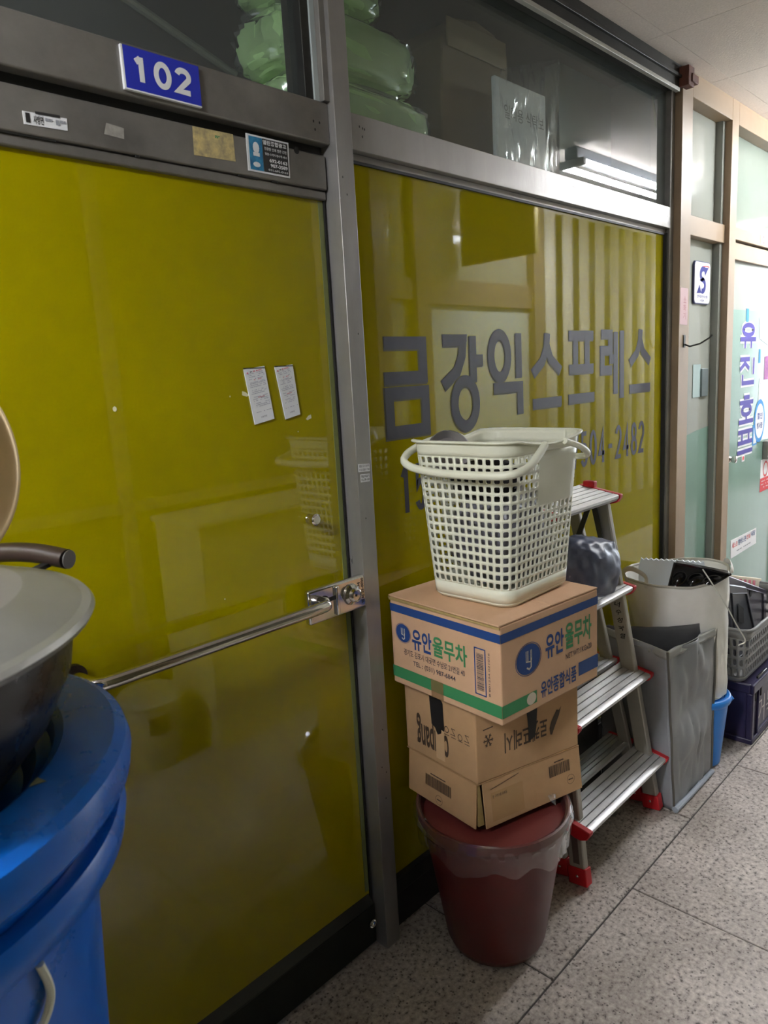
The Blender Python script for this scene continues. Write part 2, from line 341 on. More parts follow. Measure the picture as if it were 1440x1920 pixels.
# terrazzo for the floor slabs
def terrazzo():
    m = bpy.data.materials.new('terrazzo'); m.use_nodes = True; nt = m.node_tree; b = nt.nodes['Principled BSDF']
    g = nt.nodes.new('ShaderNodeNewGeometry')
    def ramp(inp, stops):
        r = nt.nodes.new('ShaderNodeValToRGB'); e = r.color_ramp.elements
        while len(e) < len(stops): e.new(0.5)
        for i, (p, c) in enumerate(stops): e[i].position = p; e[i].color = (*lin(c), 1)
        nt.links.new(inp, r.inputs[0]); return r.outputs[0]
    n1 = nt.nodes.new('ShaderNodeTexNoise'); n1.inputs['Scale'].default_value = 3; n1.inputs['Detail'].default_value = 4
    n2 = nt.nodes.new('ShaderNodeTexNoise'); n2.inputs['Scale'].default_value = 75; n2.inputs['Detail'].default_value = 3; n2.inputs['Roughness'].default_value = 0.6
    v = nt.nodes.new('ShaderNodeTexVoronoi'); v.inputs['Scale'].default_value = 85
    n3 = nt.nodes.new('ShaderNodeTexNoise'); n3.inputs['Scale'].default_value = 130; n3.inputs['Detail'].default_value = 2
    for n in (n1, n2, v, n3): nt.links.new(g.outputs['Position'], n.inputs['Vector'])
    base = ramp(n2.outputs['Fac'], [(0.32, (90, 84, 80)), (0.42, (172, 164, 159)), (0.58, (200, 193, 188)), (0.75, (222, 217, 212))])
    # dark stone chips
    lt = nt.nodes.new('ShaderNodeMath'); lt.operation = 'LESS_THAN'; lt.inputs[1].default_value = 0.23; nt.links.new(v.outputs['Distance'], lt.inputs[0])
    sx = nt.nodes.new('ShaderNodeSeparateColor'); nt.links.new(v.outputs['Color'], sx.inputs[0])
    l2 = nt.nodes.new('ShaderNodeMath'); l2.operation = 'LESS_THAN'; l2.inputs[1].default_value = 0.42; nt.links.new(sx.outputs[0], l2.inputs[0])
    mu = nt.nodes.new('ShaderNodeMath'); mu.operation = 'MULTIPLY'; nt.links.new(lt.outputs[0], mu.inputs[0]); nt.links.new(l2.outputs[0], mu.inputs[1])
    mu2 = nt.nodes.new('ShaderNodeMath'); mu2.operation = 'MULTIPLY'; mu2.inputs[1].default_value = 0.75; nt.links.new(mu.outputs[0], mu2.inputs[0])
    mix = nt.nodes.new('ShaderNodeMix'); mix.data_type = 'RGBA'; nt.links.new(mu2.outputs[0], mix.inputs[0]); nt.links.new(base, mix.inputs[6]); mix.inputs[7].default_value = (*lin((74, 66, 62)), 1)
    stain = ramp(n1.outputs['Fac'], [(0.35, (205, 200, 196)), (0.65, (255, 252, 250))])
    mx = nt.nodes.new('ShaderNodeMix'); mx.data_type = 'RGBA'; mx.blend_type = 'MULTIPLY'; mx.inputs[0].default_value = 1
    nt.links.new(mix.outputs[2], mx.inputs[6]); nt.links.new(stain, mx.inputs[7]); nt.links.new(mx.outputs[2], b.inputs['Base Color'])
    b.inputs['Roughness'].default_value = 0.42
    bp = nt.nodes.new('ShaderNodeBump'); bp.inputs['Strength'].default_value = 0.15; bp.inputs['Distance'].default_value = 0.003
    nt.links.new(n3.outputs['Fac'], bp.inputs['Height']); nt.links.new(bp.outputs[0], b.inputs['Normal']); return m
terr = terrazzo()
grout = mat('dark_grout', (72, 68, 66), 0.8)

# ---------------------------------------------------------------- floor and ceiling
XA, XB, YA, YB = -3.4, 9.0, -1.5, 0.12
floor = struct('floor', MB().box(XA, XB, -1.6, 2.3, -0.08, -0.004), grout, loc=(0, 0, 0))
T = 0.863; gap = 0.0025; cache = {}
def tile(x0, x1, y0, y1):
    o = build('tile', MB().box(x0+gap, x1-gap, y0+gap, y1-gap, -0.006, 0.0), terr, floor, bevel=0.0015, seg=1, smooth=False)
rows = [(-0.385, YB, 0.197), (-0.385-T, -0.385, 0.6285), (-1.6, -0.385-T, 0.197)]
for (ya, yb, xo) in rows:
    x = xo-T*math.ceil((xo-XA)/T)
    while x < XB:
        tile(max(x, XA), min(x+T, XB), ya, yb); x += T
ceiling = struct('ceiling', MB().box(XA, XB, -1.6, 2.3, 2.604, 2.70), mat('ceiling_joint', (120, 112, 106), 0.9))
P6 = 0.6
for i in range(-9, 12):
    for (ya, yb) in ((-0.07, 0.1), (-0.67, -0.07), (-1.27, -0.67), (-1.58, -1.27)):
        x = 2.115+P6*i
        build('ceiling_panel', MB().box(x+.001, x+P6-.001, ya+.001, yb-.001, 2.594, 2.606), ceil_m, ceiling, smooth=False)

# ---------------------------------------------------------------- shopfront frame of unit 102
struct('trim_1', MB().box(0, 0.049, 0, 0.10, 0, 2.594), steel, bevel=0.0015, label='tall brushed steel post between the yellow door and the lettered window')
struct('trim_2', MB().box(-1.6, 0.0, 0.02, 0.10, 2.003, 2.088), steel_dull, bevel=0.003, label='steel header bar above the yellow door')
struct('trim_3', MB().box(0.049, 1.80, 0.025, 0.10, 2.008, 2.086).box(0.049, 1.80, 0.045, 0.10, 1.992, 2.008), steel, bevel=0.0015, label='steel transom bar above the lettered yellow window')
struct('trim_4', MB().box(1.80, 1.836, 0.028, 0.11, 0, 2.594), steel_dull, bevel=0.0015, label='dull steel end post at the right of the lettered window')
struct('trim_5', MB().box(1.837, 1.938, 0.0, 0.11, 0, 2.594), beige, bevel=0.0015, label='beige post between the yellow window and the narrow frosted pane')
struct('trim_6', MB().box(2.372, 2.452, 0.0, 0.11, 0, 2.594), beige, bevel=0.0015, label='beige post beside the neighbouring bar door')
struct('trim_7', MB().box(-1.6, 1.836, 0.006, 0.09, 2.508, 2.594).box(-1.6, 1.836, -0.004, 0.02, 2.545, 2.556), steel_dark, bevel=0.001, label='dark top frame under the ceiling')
struct('trim_8', MB().box(0.049, 1.80, -0.004, 0.012, 2.494, 2.507), mat('pale_strip', (176, 176, 170), 0.45, 0.3), bevel=0.001, label='pale bead along the top of the upper window')
struct('trim_9', MB().box(-0.052, -0.030, 0.03, 0.09, 2.088, 2.50), steel_dark, bevel=0.001)
struct('trim_10', MB().box(-0.030, -0.016, 0.026, 0.06, 2.088, 2.50), mat('pale_bead', (170, 178, 180), 0.4), bevel=0.001)
struct('trim_11', MB().box(-0.016, 0.0, 0.012, 0.10, 2.088, 2.594), steel_dull, bevel=0.001)
struct('trim_12', MB().box(1.938, 2.372, 0.02, 0.10, 2.0, 2.078).box(1.938, 2.372, 0.0, 0.10, 2.505, 2.594), beige, bevel=0.002, label='beige crossbars of the narrow frosted bay')
struct('trim_13', MB().box(2.452, 3.5, 0.02, 0.10, 2.028, 2.082).box(2.452, 3.5, 0.0, 0.10, 2.50, 2.594), beige, bevel=0.002, label='beige header and top rail over the bar door')
struct('trim_14', MB().box(3.42, 3.52, 0.0, 0.11, 0, 2.5), beige, bevel=0.002)
struct('trim_15', MB().box(0.049, 1.80, 0.03, 0.10, 0.10, 0.145), steel_dark, bevel=0.002, label='dark bottom rail below the lettered window')
struct('baseboard_left', MB().box(0.049, 1.80, 0.035, 0.12, 0, 0.10), mat('black_base', (26, 22, 22), 0.6), label='dark plinth under the lettered window')
struct('baseboard_right', MB().box(1.938, 3.42, 0.05, 0.12, 0, 0.12), steel_dull)
struct('trim_16', MB().box(1.815, 1.87, -0.03, 0.02, 2.515, 2.585).box(1.84, 1.90, -0.035, -0.005, 2.53, 2.56), rust, bevel=0.003, label='rusty bracket where the dark frame meets the ceiling')
# scratches, screw heads and pitting on the steel, as small recessed-looking dots
mb = MB()
for (x, z) in ((-0.045, 2.043), (-0.028, 2.043), (-0.042, 2.027)):
    oval(mb, (x, 0.0192, z), (1, 0, 0), (0, 0, 1), 0, 0, 0.0022, 0.003, 10)
for (x, z) in ((0.098, 2.060), (0.108, 2.058), (0.114, 2.057), (0.106, 2.04), (1.05, 2.06), (1.06, 2.06), (1.77, 2.05)):
    oval(mb, (x, 0.0242, z), (1, 0, 0), (0, 0, 1), 0, 0, 0.0016, 0.003, 10)
for (x, z) in ((0.012, 1.935), (0.022, 1.90), (0.03, 1.60), (0.018, 1.17), (0.03, 0.62), (0.02, 0.52), (0.035, 0.50), (0.028, 0.43)):
    oval(mb, (x, -0.0006, z), (1, 0, 0), (0, 0, 1), 0, 0, 0.0015, 0.0025, 8)
build('screw_hole', mb, black_rub, bpy.data.objects['trim_1'], smooth=False)

# door 102
d1 = struct('door_1', None, loc=(-0.95, 0.05, 0.0)); d1['label'] = 'large yellow-filmed glass door of unit 102 with a steel pull bar'
build('glass_panel', MB().box(-1.55, -0.008, 0.05, 0.060, 0.14, 1.905), yellow, d1, smooth=False)
build('glass_edge', MB().box(-0.022, -0.0085, 0.0485, 0.0498, 0.16, 1.89), mat('green_glass_edge', (112, 118, 70), 0.12), d1, smooth=False)
build('top_rail', MB().box(-1.55, -0.004, 0.034, 0.08, 1.912, 1.984), steel_dull, d1, bevel=0.003)
build('top_rail_lip', MB().box(-1.55, -0.004, 0.040, 0.078, 1.892, 1.911), steel_dull, d1, bevel=0.003)
build('gap_shade_strip', MB().box(-0.0078, -0.0035, 0.045, 0.07, 0.03, 1.99).box(-1.55, -0.004, 0.046, 0.07, 1.985, 2.003), black_rub, d1, smooth=False)  # black strips in the door gaps, standing in for the shade there
k = MB().box(-1.55, -0.006, 0.032, 0.08, 0.012, 0.128); build('bottom_rail', k, base_dark, d1, bevel=0.004)
build('bottom_trim', MB().prism([(-1.55, 0.032, 0.128), (-1.55, 0.050, 0.150), (-1.55, 0.07, 0.150), (-1.55, 0.07, 0.128)], (1.54, 0, 0)), mat('dark_bead', (60, 62, 60), 0.3, 0.6), d1, bevel=0.001)
build('floor_lock', MB().lathe([(0, 0), (0.010, 0), (0.012, 0.003), (0.012, 0.006)], n=24).xf(Matrix.Translation((-0.028, 0.026, 0.085)) @ Matrix.Rotation(PI/2, 4, 'X')), chrome, d1)
# bits of the hinge recess on the rail
build('rail_hole', MB().lathe([(0, 0), (0.007, 0)], n=20).xf(Matrix.Translation((-0.086, 0.0335, 1.981)) @ Matrix.Rotation(PI/2, 4, 'X')), black_rub, d1)
k = MB()
for (a, b) in ((-0.70, -0.60), (-0.46, -0.452), (-0.24, -0.19), (-0.155, -0.14)): k.box(a, b, 0.036, 0.041, 1.909, 1.916)
build('rail_clip', k, steel_dark, d1, bevel=0.001)
# lock plate, cylinder and pull bar
lp = build('lock_plate', MB().box(-0.176, 0.003, 0.0, 0.018, 0.955, 1.036), chrome, d1, bevel=0.006, seg=3)
O = (-0.176, -0.0006, 0.955)
k = MB(); oval(k, O, (1, 0, 0), (0, 0, 1), 0.044, 0.048, 0.016, 0.013); rect(k, O, (1, 0, 0), (0, 0, 1), 0.012, 0.043, 0.080, 0.053)
build('key_slot', k, black_rub, lp, smooth=False)
build('cylinder_housing', MB().lathe([(0.026, 0), (0.024, 0.006), (0.017, 0.010), (0.016, 0.020), (0.013, 0.022), (0.012, 0.019), (0.004, 0.018), (0.0, 0.018)], n=32).xf(Matrix.Translation((-0.046, 0.0, 0.998)) @ Matrix.Rotation(PI/2, 4, 'X')), chrome, lp)
build('keyhole', MB().lathe([(0.003, 0), (0, 0)], n=12).xf(Matrix.Translation((-0.046, -0.0188, 0.998)) @ Matrix.Rotation(PI/2, 4, 'X')), black_rub, lp)
build('plate_ridge', MB().box(-0.098, -0.088, -0.008, 0.002, 0.960, 1.030), chrome, lp, bevel=0.003)
k = MB(); put(k, '열쇠 25-0030', (0.0, -0.0008, 0.967), (0, 0, 1), (-1, 0, 0), 0.0, 0.004, 0.062, 0.013, 0.01); put(k, '도어', (0.0, -0.0008, 0.99), (0, 0, 1), (-1, 0, 0), 0.0, 0.016, 0.03, 0.024, 0.02)
build('stamped_lettering', k, k_, lp, smooth=False)
pts = [(-0.142, 0.014, 1.004), (-0.142, -0.018, 1.004)] + [(-0.147-0.006*i, -0.030-0.002*i, 1.004) for i in range(1, 3)] + [(-0.20-0.03*i, -0.036, 1.004) for i in range(16)] + [(-0.672, -0.034, 1.004), (-0.685, -0.024, 1.004), (-0.69, 0.0, 1.004), (-0.69, 0.045, 1.004)]
build('pull_bar', MB().tube(pts, 0.0135, 18), chrome, d1, angle=60)
build('bar_bracket', MB().lathe([(0.0, -.002), (0.022, 0), (0.022, 0.012), (0.0, 0.014)], n=24).xf(Matrix.Translation((-0.69, 0.049, 1.004)) @ Matrix.Rotation(PI/2, 4, 'X')), mat('black_bracket', (36, 26, 24), 0.3), d1)
build('door_knob', MB().lathe([(0.0, 0), (0.012, 0), (0.010, 0.006), (0.010, 0.013), (0.013, 0.015), (0.0135, 0.024), (0.010, 0.027), (0, 0.027)], n=28).xf(Matrix.Translation((-0.115, 0.049, 1.188)) @ Matrix.Rotation(PI/2, 4, 'X')), chrome, d1)
k = MB()
for (x, z, a) in ((-0.55, 1.47, 0.004), (-0.30, 1.478, 0.0016), (-0.128, 1.39, 0.0012), (-0.36, 1.06, 0.0015)):
    oval(k, (x, 0.0494, z), (1, 0, 0), (0, 0, 1), 0, 0, a, a*1.2, 9)
for (x, z, s) in ((-0.098, 1.413, 1), (-0.163, 1.474, 0.8), (-0.258, 1.475, -1)):
    P = [(0, 0), (0.012, 0.004), (0.011, 0.012), (0.003, 0.010), (-0.005, 0.003)]
    k.add([(x+s*a, 0.0494, z+b) for a, b in P], [(0, 1, 2, 3, 4)])
build('paper_scrap', k, mat('old_paper', (226, 220, 190), 0.7), d1, smooth=False)

# ---------------------------------------------------------------- lettered yellow window and the upper windows
w1 = struct('window_1', None, loc=(0.92, 0.05, 0.145)); w1['label'] = 'yellow-filmed window lettered in slate grey beside the door'
build('glass_panel', MB().box(0.049, 1.80, 0.05, 0.062, 0.145, 1.992), yellow, w1, smooth=False)
build('seal', MB().box(1.792, 1.80, 0.035, 0.05, 0.145, 1.992).box(0.049, 1.80, 0.044, 0.05, 1.986, 1.992), black_rub, w1, smooth=False)
def vec_on(px, py, Y):
    d = r_*((px-720)/1364.642)-u_*((py-960)/1364.642)+fw; t = (Y-CP.y)/d.y; p = CP+d*t; return p.x, p.z
chars = [('금', 716, 631, 808, 826), ('강', 826, 627, 908, 813), ('익', 916, 620, 983, 787), ('스', 996, 623, 1055, 775), ('프', 1064, 620, 1116, 763), ('레', 1125, 618, 1170, 755), ('스', 1179, 616, 1221, 745)]
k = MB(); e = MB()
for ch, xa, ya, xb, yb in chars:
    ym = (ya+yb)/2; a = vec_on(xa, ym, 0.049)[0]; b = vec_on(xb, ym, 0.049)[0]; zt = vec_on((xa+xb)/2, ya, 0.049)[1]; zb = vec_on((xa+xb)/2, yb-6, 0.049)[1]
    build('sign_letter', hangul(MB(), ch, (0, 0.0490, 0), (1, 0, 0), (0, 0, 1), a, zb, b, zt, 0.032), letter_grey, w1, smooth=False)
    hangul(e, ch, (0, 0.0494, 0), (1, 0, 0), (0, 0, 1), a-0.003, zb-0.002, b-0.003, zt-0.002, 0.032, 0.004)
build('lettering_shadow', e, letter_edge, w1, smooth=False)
k = MB()
digits(k, '15', (0, 0.0490, 0), (1, 0, 0), (0, 0, 1), 0.196, 1.143, 0.300, 1.270, 0.016)
digits(k, '-7504-2482', (0, 0.0490, 0), (1, 0, 0), (0, 0, 1), 1.000, 1.146, 1.636, 1.272, 0.016)
build('phone_lettering', k, letter_grey, w1, smooth=False)
w2 = struct('window_2', None, loc=(0.92, 0.05, 2.086)); w2['label'] = 'clear upper window over the lettered yellow pane'
build('glass_panel', MB().box(0.049, 1.80, 0.050, 0.055, 2.086, 2.508), glass, w2, smooth=False)
w3 = struct('window_3', None, loc=(-0.8, 0.05, 2.088)); w3['label'] = 'dark upper window over the yellow door'
build('glass_panel', MB().box(-1.55, -0.052, 0.050, 0.055, 2.088, 2.508), glass, w3, smooth=False)
# narrow frosted bay
w4 = struct('window_4', None, loc=(2.15, 0.06, 0.12)); w4['label'] = 'narrow pale frosted pane between two beige posts'
build('glass_panel', MB().box(1.938, 2.372, 0.06, 0.068, 1.15, 2.0), whiteglass, w4, smooth=False)
build('lower_pane', MB().box(1.938, 2.372, 0.059, 0.067, 0.12, 1.15).prism([(1.938, 0.059, 1.15), (2.372, 0.059, 1.15), (2.372, 0.059, 1.19), (2.2, 0.059, 1.18), (2.06, 0.059, 1.165)], (0, 0.0008, 0)), pale, w4, smooth=False)
build('upper_pane', MB().box(1.938, 2.372, 0.06, 0.068, 2.078, 2.505), whiteglass, w4, smooth=False)
build('lock_box', MB().box(2.225, 2.30, 0.05, 0.06, 1.33, 1.455), mat('grey_lock', (120, 132, 136), 0.4, 0.4), w4, bevel=0.003)
build('lock_side_plate', MB().box(2.14, 2.225, 0.0575, 0.059, 1.33, 1.475), mat('pale_teal', (176, 198, 200), 0.3), w4, smooth=False)  # pale teal plate beside the lock box
build('edge_strip', MB().box(2.340, 2.372, 0.03, 0.06, 0.12, 2.0).box(2.345, 2.372, 0.03, 0.06, 2.078, 2.505), mat('grey_seal', (132, 134, 128), 0.5), w4, smooth=False)
# neighbour's door with purple letters
d2 = struct('door_2', None, loc=(2.95, 0.05, 0.0)); d2['label'] = 'pale green frosted glass door with purple vertical lettering'
build('top_rail', MB().box(2.455, 3.42, 0.034, 0.08, 1.945, 2.022), beige, d2, bevel=0.002)
build('clear_panel', MB().box(2.455, 3.42, 0.05, 0.06, 1.722, 1.945), whiteglass, d2, smooth=False)
build('frosted_panel', MB().box(2.455, 3.42, 0.049, 0.06, 0.12, 1.722), pale, d2, smooth=False)
build('door_edge', MB().box(2.452, 2.462, 0.01, 0.05, 0.0, 2.03), mat('pinkish_edge', (204, 188, 180), 0.4), d2, smooth=False)
build('bottom_rail', MB().box(2.455, 3.42, 0.034, 0.08, 0.0, 0.12), steel_dull, d2, bevel=0.002)
build('upper_window', MB().box(2.452, 3.42, 0.06, 0.068, 2.082, 2.50), mat('pale_upper_glass', (124, 134, 124), 0.06, var=0.04), d2, smooth=False)
build('door_knob', MB().lathe([(0.0, 0), (0.017, 0), (0.012, 0.01), (0.018, 0.016), (0.018, 0.03), (0, 0.034)], n=24).xf(Matrix.Translation((2.60, 0.048, 1.0)) @ Matrix.Rotation(PI/2, 4, 'X')), chrome, d2)
build('lock_plate', MB().box(3.10, 3.24, 0.02, 0.049, 0.94, 1.04), steel_dull, d2, bevel=0.004)
hof = [('유', 1388, 603, 1418, 657), ('진', 1386, 667, 1415, 724), ('호', 1385, 740, 1413, 797), ('프', 1382, 803, 1411, 853)]
k = MB(); e = MB()
for ch, xa, ya, xb, yb in hof:
    ym = (ya+yb)/2; a = vec_on(xa, ym, 0.048)[0]; b = vec_on(xb, ym, 0.048)[0]; zt = vec_on((xa+xb)/2, ya, 0.048)[1]; zb = vec_on((xa+xb)/2, yb, 0.048)[1]
    hangul(k, ch, (0, 0.0470, 0), (1, 0, 0), (0, 0, 1), a+.006, zb+.006, b-.006, zt-.006, 0.022)
    hangul(e, ch, (0, 0.0482, 0), (1, 0, 0), (0, 0, 1), a+.006, zb+.006, b-.006, zt-.006, 0.022, 0.020)
build('purple_lettering', k, pu_, d2, smooth=False); build('white_outline', e, w_, d2, smooth=False)
build('blue_tape', MB().box(2.775, 2.81, 0.0475, 0.049, 1.665, 1.73).box(2.985, 3.01, 0.0475, 0.049, 1.46, 1.53), lb_, d2, smooth=False)

# ---------------------------------------------------------------- room behind the glass
struct('wall_back', MB().box(-3.4, 4.0, 2.2, 2.3, 0, 2.604), darkwall)
struct('wall_right', MB().box(1.85, 1.90, 0.12, 2.2, 0, 2.604), mat('partition', (120, 124, 120), 0.8))
struct('wall_ambient_block', MB().box(-3.5, -3.4, -1.6, 0.12, 0, 2.604), darkwall)  # unseen dark wall, added to cut ambient light entering from the left end
struct('wall_left', MB().box(-3.4, -1.6, 0.02, 0.12, 0, 2.604), darkwall)
t = struct('trim_17', MB().box(-1.6, 1.85, 0.13, 1.0, 2.085, 2.115), mat('storage_loft_board', (90, 84, 72), 0.8), label='loft shelf board behind the upper windows')
struct('trim_18', MB().box(1.40, 1.455, 0.55, 0.62, 2.115, 2.604), mat('pale_pillar', (150, 154, 150), 0.7), label='pale strip of wall behind the upper window')
struct('trim_19', MB().box(1.44, 1.85, 0.30, 0.36, 2.115, 2.604), mat('grey_board', (126, 134, 136), 0.6), label='grey board behind the upper window')
for i, (x, y, z, a, b, c, lab) in enumerate([
    (0.240, 0.32, 2.500, 0.185, 0.12, 0.085, 'pale green plastic wrapped bundle, topmost behind the upper window'),
    (0.300, 0.32, 2.330, 0.245, 0.13, 0.080, 'pale green plastic wrapped bundle, middle of the pile behind the upper window'),
    (0.325, 0.32, 2.183, 0.270, 0.13, 0.066, 'pale green plastic wrapped bundle, lowest of the pile behind the upper window')]):
    t = tag(build('foam_bundle', lump(x, y, z, a, b, c, 0.07, 3, i+1, sq=0.5, flatb=2.116), greenfoam), lab, 'bundle', 'green bundles behind the upper windows')
    build('plastic_wrap', lump(x, y, z, a*1.02, b*1.04, c*1.01, 0.09, 5, i+9, sq=0.5, flatb=2.1155), plastic_clear, t)
t = thing('carton', 'tall brown carton with rounded top behind the upper window', 'box', (0.84, 0.36, 2.1155))
build('carton_body', MB().prism([(0.66, 0.24, 2.1155), (1.02, 0.24, 2.1155), (1.02, 0.24, 2.50), (0.95, 0.24, 2.545), (0.85, 0.24, 2.56), (0.75, 0.24, 2.54), (0.68, 0.24, 2.47)], (0, 0.3, 0)), mat('brown_carton_dim', (150, 130, 104), 0.8, var=0.05), t, bevel=0.006)
build('flap', MB().box(0.70, 1.0, 0.232, 0.239, 2.45, 2.53), mat('brown_carton_flap', (170, 152, 126), 0.8), t, bevel=0.002)
t = thing('tablecloth_packet', 'white packet of disposable tablecloths in clear plastic, behind the upper window', 'packet', (0.95, 0.15, 2.1155))
build('paper_sheet', MB().box(0.815, 1.10, 0.150, 0.165, 2.1155, 2.372), paper, t, bevel=0.004)
k = MB(); put(k, '일회용 식탁보', (0.815, 0.1492, 2.1155), (1, 0, 0), (0, 0, 1), 0.045, 0.145, 0.27, 0.185, 0.004); build('printed_lettering', k, mat('grey_print', (104, 106, 110), 0.6), t, smooth=False)
k = MB().grid(lambda u, v: (0.80+0.34*u+0.03*v, 0.138+0.010*noise.noise(Vector((u*5, v*3, 1)))+0.006*noise.noise(Vector((u*26+v*6, v*5, 4))), 2.117+(0.27+0.11*u)*v), 40, 40)
build('plastic_wrap', k, plastic_clear, t)
tag(build('cable', MB().tube([(1.775+0.02*math.sin(PI*i/14)*2, 0.09, 2.50-0.41*i/14) for i in range(15)], 0.004, 8), mat('cable_sheath', (120, 124, 96), 0.5)), 'thin greenish cable hanging behind the clear upper window', 'cable')
tag(build('slanting_rod', MB().tube([(-0.36, 0.5, 2.47), (0.12, 0.5, 2.315)], 0.010, 8), mat('grey_rod', (120, 118, 110), 0.6)), 'faint grey slanting rod behind the dark window over the door', 'rod')  # thin grey rod set along one slanting line

# ---------------------------------------------------------------- opposite side of the corridor (seen as reflections)
struct('wall_front', MB().box(-3.4, 9.0, -1.60, -1.56, 0, 2.604), mat('opposite_wall', (72, 68, 44), 0.5, var=0.1, vscale=1.5))
k = MB()
for x in (-2.9, -1.1, 0.2): k.box(x, x+0.05, -1.56, -1.52, 0, 2.59)
for x in (1.72, 2.06, 3.28): k.box(x, x+0.12, -1.56, -1.48, 0, 2.59)
struct('trim_20', k, beige, bevel=0.002)
struct('trim_21', MB().box(-2.9, 1.72, -1.56, -1.525, 1.0, 1.045).box(2.18, 3.28, -1.56, -1.50, 1.90, 2.05).box(1.84, 2.06, -1.56, -1.50, 1.92, 2.04), beige, bevel=0.002)
struct('window_5', MB().box(2.18, 3.28, -1.56, -1.535, 0.1, 1.90), mat('pale_door_opposite', (214, 222, 210), 0.12))
struct('window_6', MB().box(1.84, 2.06, -1.56, -1.54, 0.1, 2.59).box(2.18, 3.28, -1.56, -1.54, 2.05, 2.59), mat('grey_glass_opposite', (170, 168, 150), 0.05))
# vertical blinds hanging in front of the opposite shop
t = thing('vertical_blinds', 'off-white vertical blinds across the corridor, seen only as a reflection', 'blinds', (4.4, -1.50, 0.4))
build('head_rail', MB().box(3.40, 6.1, -1.53, -1.49, 2.55, 2.59), mat('blind_white', (226, 222, 206), 0.6), t, bevel=0.003)
me0 = None
for i in range(11):
    x = 3.44+0.24*i
    o = build('slat', MB().grid(lambda u, v: (x+0.145*u, -1.50+0.02*math.sin(PI*u), 0.4+2.15*v), 6, 1), mat('blind_white', (226, 222, 206), 0.6), t, solid=0.002)
t = thing('hanging_sign', 'lettered blade sign hanging across the corridor', 'sign', (2.6, -1.2, 2.15))
build('sign_board', MB().box(2.50, 2.54, -1.50, -0.98, 2.13, 2.56), mat('sign_yellow_brown', (150, 136, 70), 0.5), t, bevel=0.004)
k = MB(); put(k, '유진호프', (2.499, -1.46, 2.33), (0, 1, 0), (0, 0, 1), 0.44, 0.0, 0.0, 0.17, 0.03); build('sign_lettering', k, mat('sign_dark', (92, 84, 30), 0.5), t, smooth=False)
# reverse reading direction for a viewer coming from the left
t = thing('storage_cabinet', 'pale low cabinet against the opposite side of the corridor', 'cabinet', (1.1, -1.35, 0))
build('cabinet_body', MB().box(0.33, 1.65, -1.52, -1.18, 0.0, 0.95), mat('cream_cabinet', (190, 186, 160), 0.5, var=0.04), t, bevel=0.004)
build('cabinet_top', MB().box(0.31, 1.67, -1.52, -1.16, 0.952, 0.975), mat('cream_top', (206, 202, 180), 0.4), t, bevel=0.004)
t = thing('lidded_bucket', 'pale lidded bucket beside the opposite cabinet', 'bucket', (0.12, -1.30, 0))
build('bucket_body', MB().lathe([(0, 0.0), (0.095, 0.0), (0.10, 0.006), (0.125, 0.27), (0.13, 0.275), (0.0, 0.275)], 0.12, -1.33, 40), mat('cream_bucket', (206, 200, 170), 0.4), t)
build('lid', MB().lathe([(0.132, 0.27), (0.136, 0.285), (0.12, 0.30), (0, 0.305)], 0.12, -1.33, 40), mat('cream_bucket', (206, 200, 170), 0.4), t)
build('bucket_label', MB().lathe([(0.1165, 0.16), (0.1235, 0.235)], 0.12, -1.33, 10, a0=1.45, a1=2.15), k_, t)

# ---------------------------------------------------------------- fluorescent fittings
def fixture(x0, y, power, lab, grp):
    t = thing('ceiling_light', lab, 'light', (x0+0.6, y, 2.594), 0, grp)
    build('housing', MB().box(x0-0.02, x0+1.24, y-0.035, y+0.035, 2.535, 2.594), mat('lamp_housing', (90, 94, 100), 0.5), t, bevel=0.006)
    em = bpy.data.materials.get('tube_glow_%g' % power) or bpy.data.materials.new('tube_glow_%g' % power); em.use_nodes = True; b = em.node_tree.nodes['Principled BSDF']
    b.inputs['Base Color'].default_value = (0.8, 0.8, 0.8, 1); b.inputs['Emission Color'].default_value = (0.93, 0.97, 1.0, 1); b.inputs['Emission Strength'].default_value = power
    for dy in (-0.06, 0.06):
        build('lamp_tube', MB().tube([(x0+0.01, y+dy, 2.515), (x0+1.21, y+dy, 2.515)], 0.016, 12), em, t)
        build('lamp_holder', MB().box(x0-0.015, x0+0.01, min(y+dy-0.012, y), max(y+dy+0.012, y), 2.500, 2.534).box(x0+1.21, x0+1.235, min(y+dy-0.012, y), max(y+dy+0.012, y), 2.500, 2.534), mat('lamp_white', (225, 225, 222), 0.4), t)
fixture(2.42, -0.70, TUBE_POWER, 'twin-tube ceiling light mirrored in the upper window', 'corridor ceiling lights')
fixture(5.6, -0.70, TUBE_POWER, 'twin-tube ceiling light further down the corridor', 'corridor ceiling lights')
fixture(-3.1, -0.75, TUBE_POWER*2.6, 'unseen twin-tube ceiling light, added behind the viewer for fill', 'corridor ceiling lights')  # unseen fitting, added to raise the light falling from behind

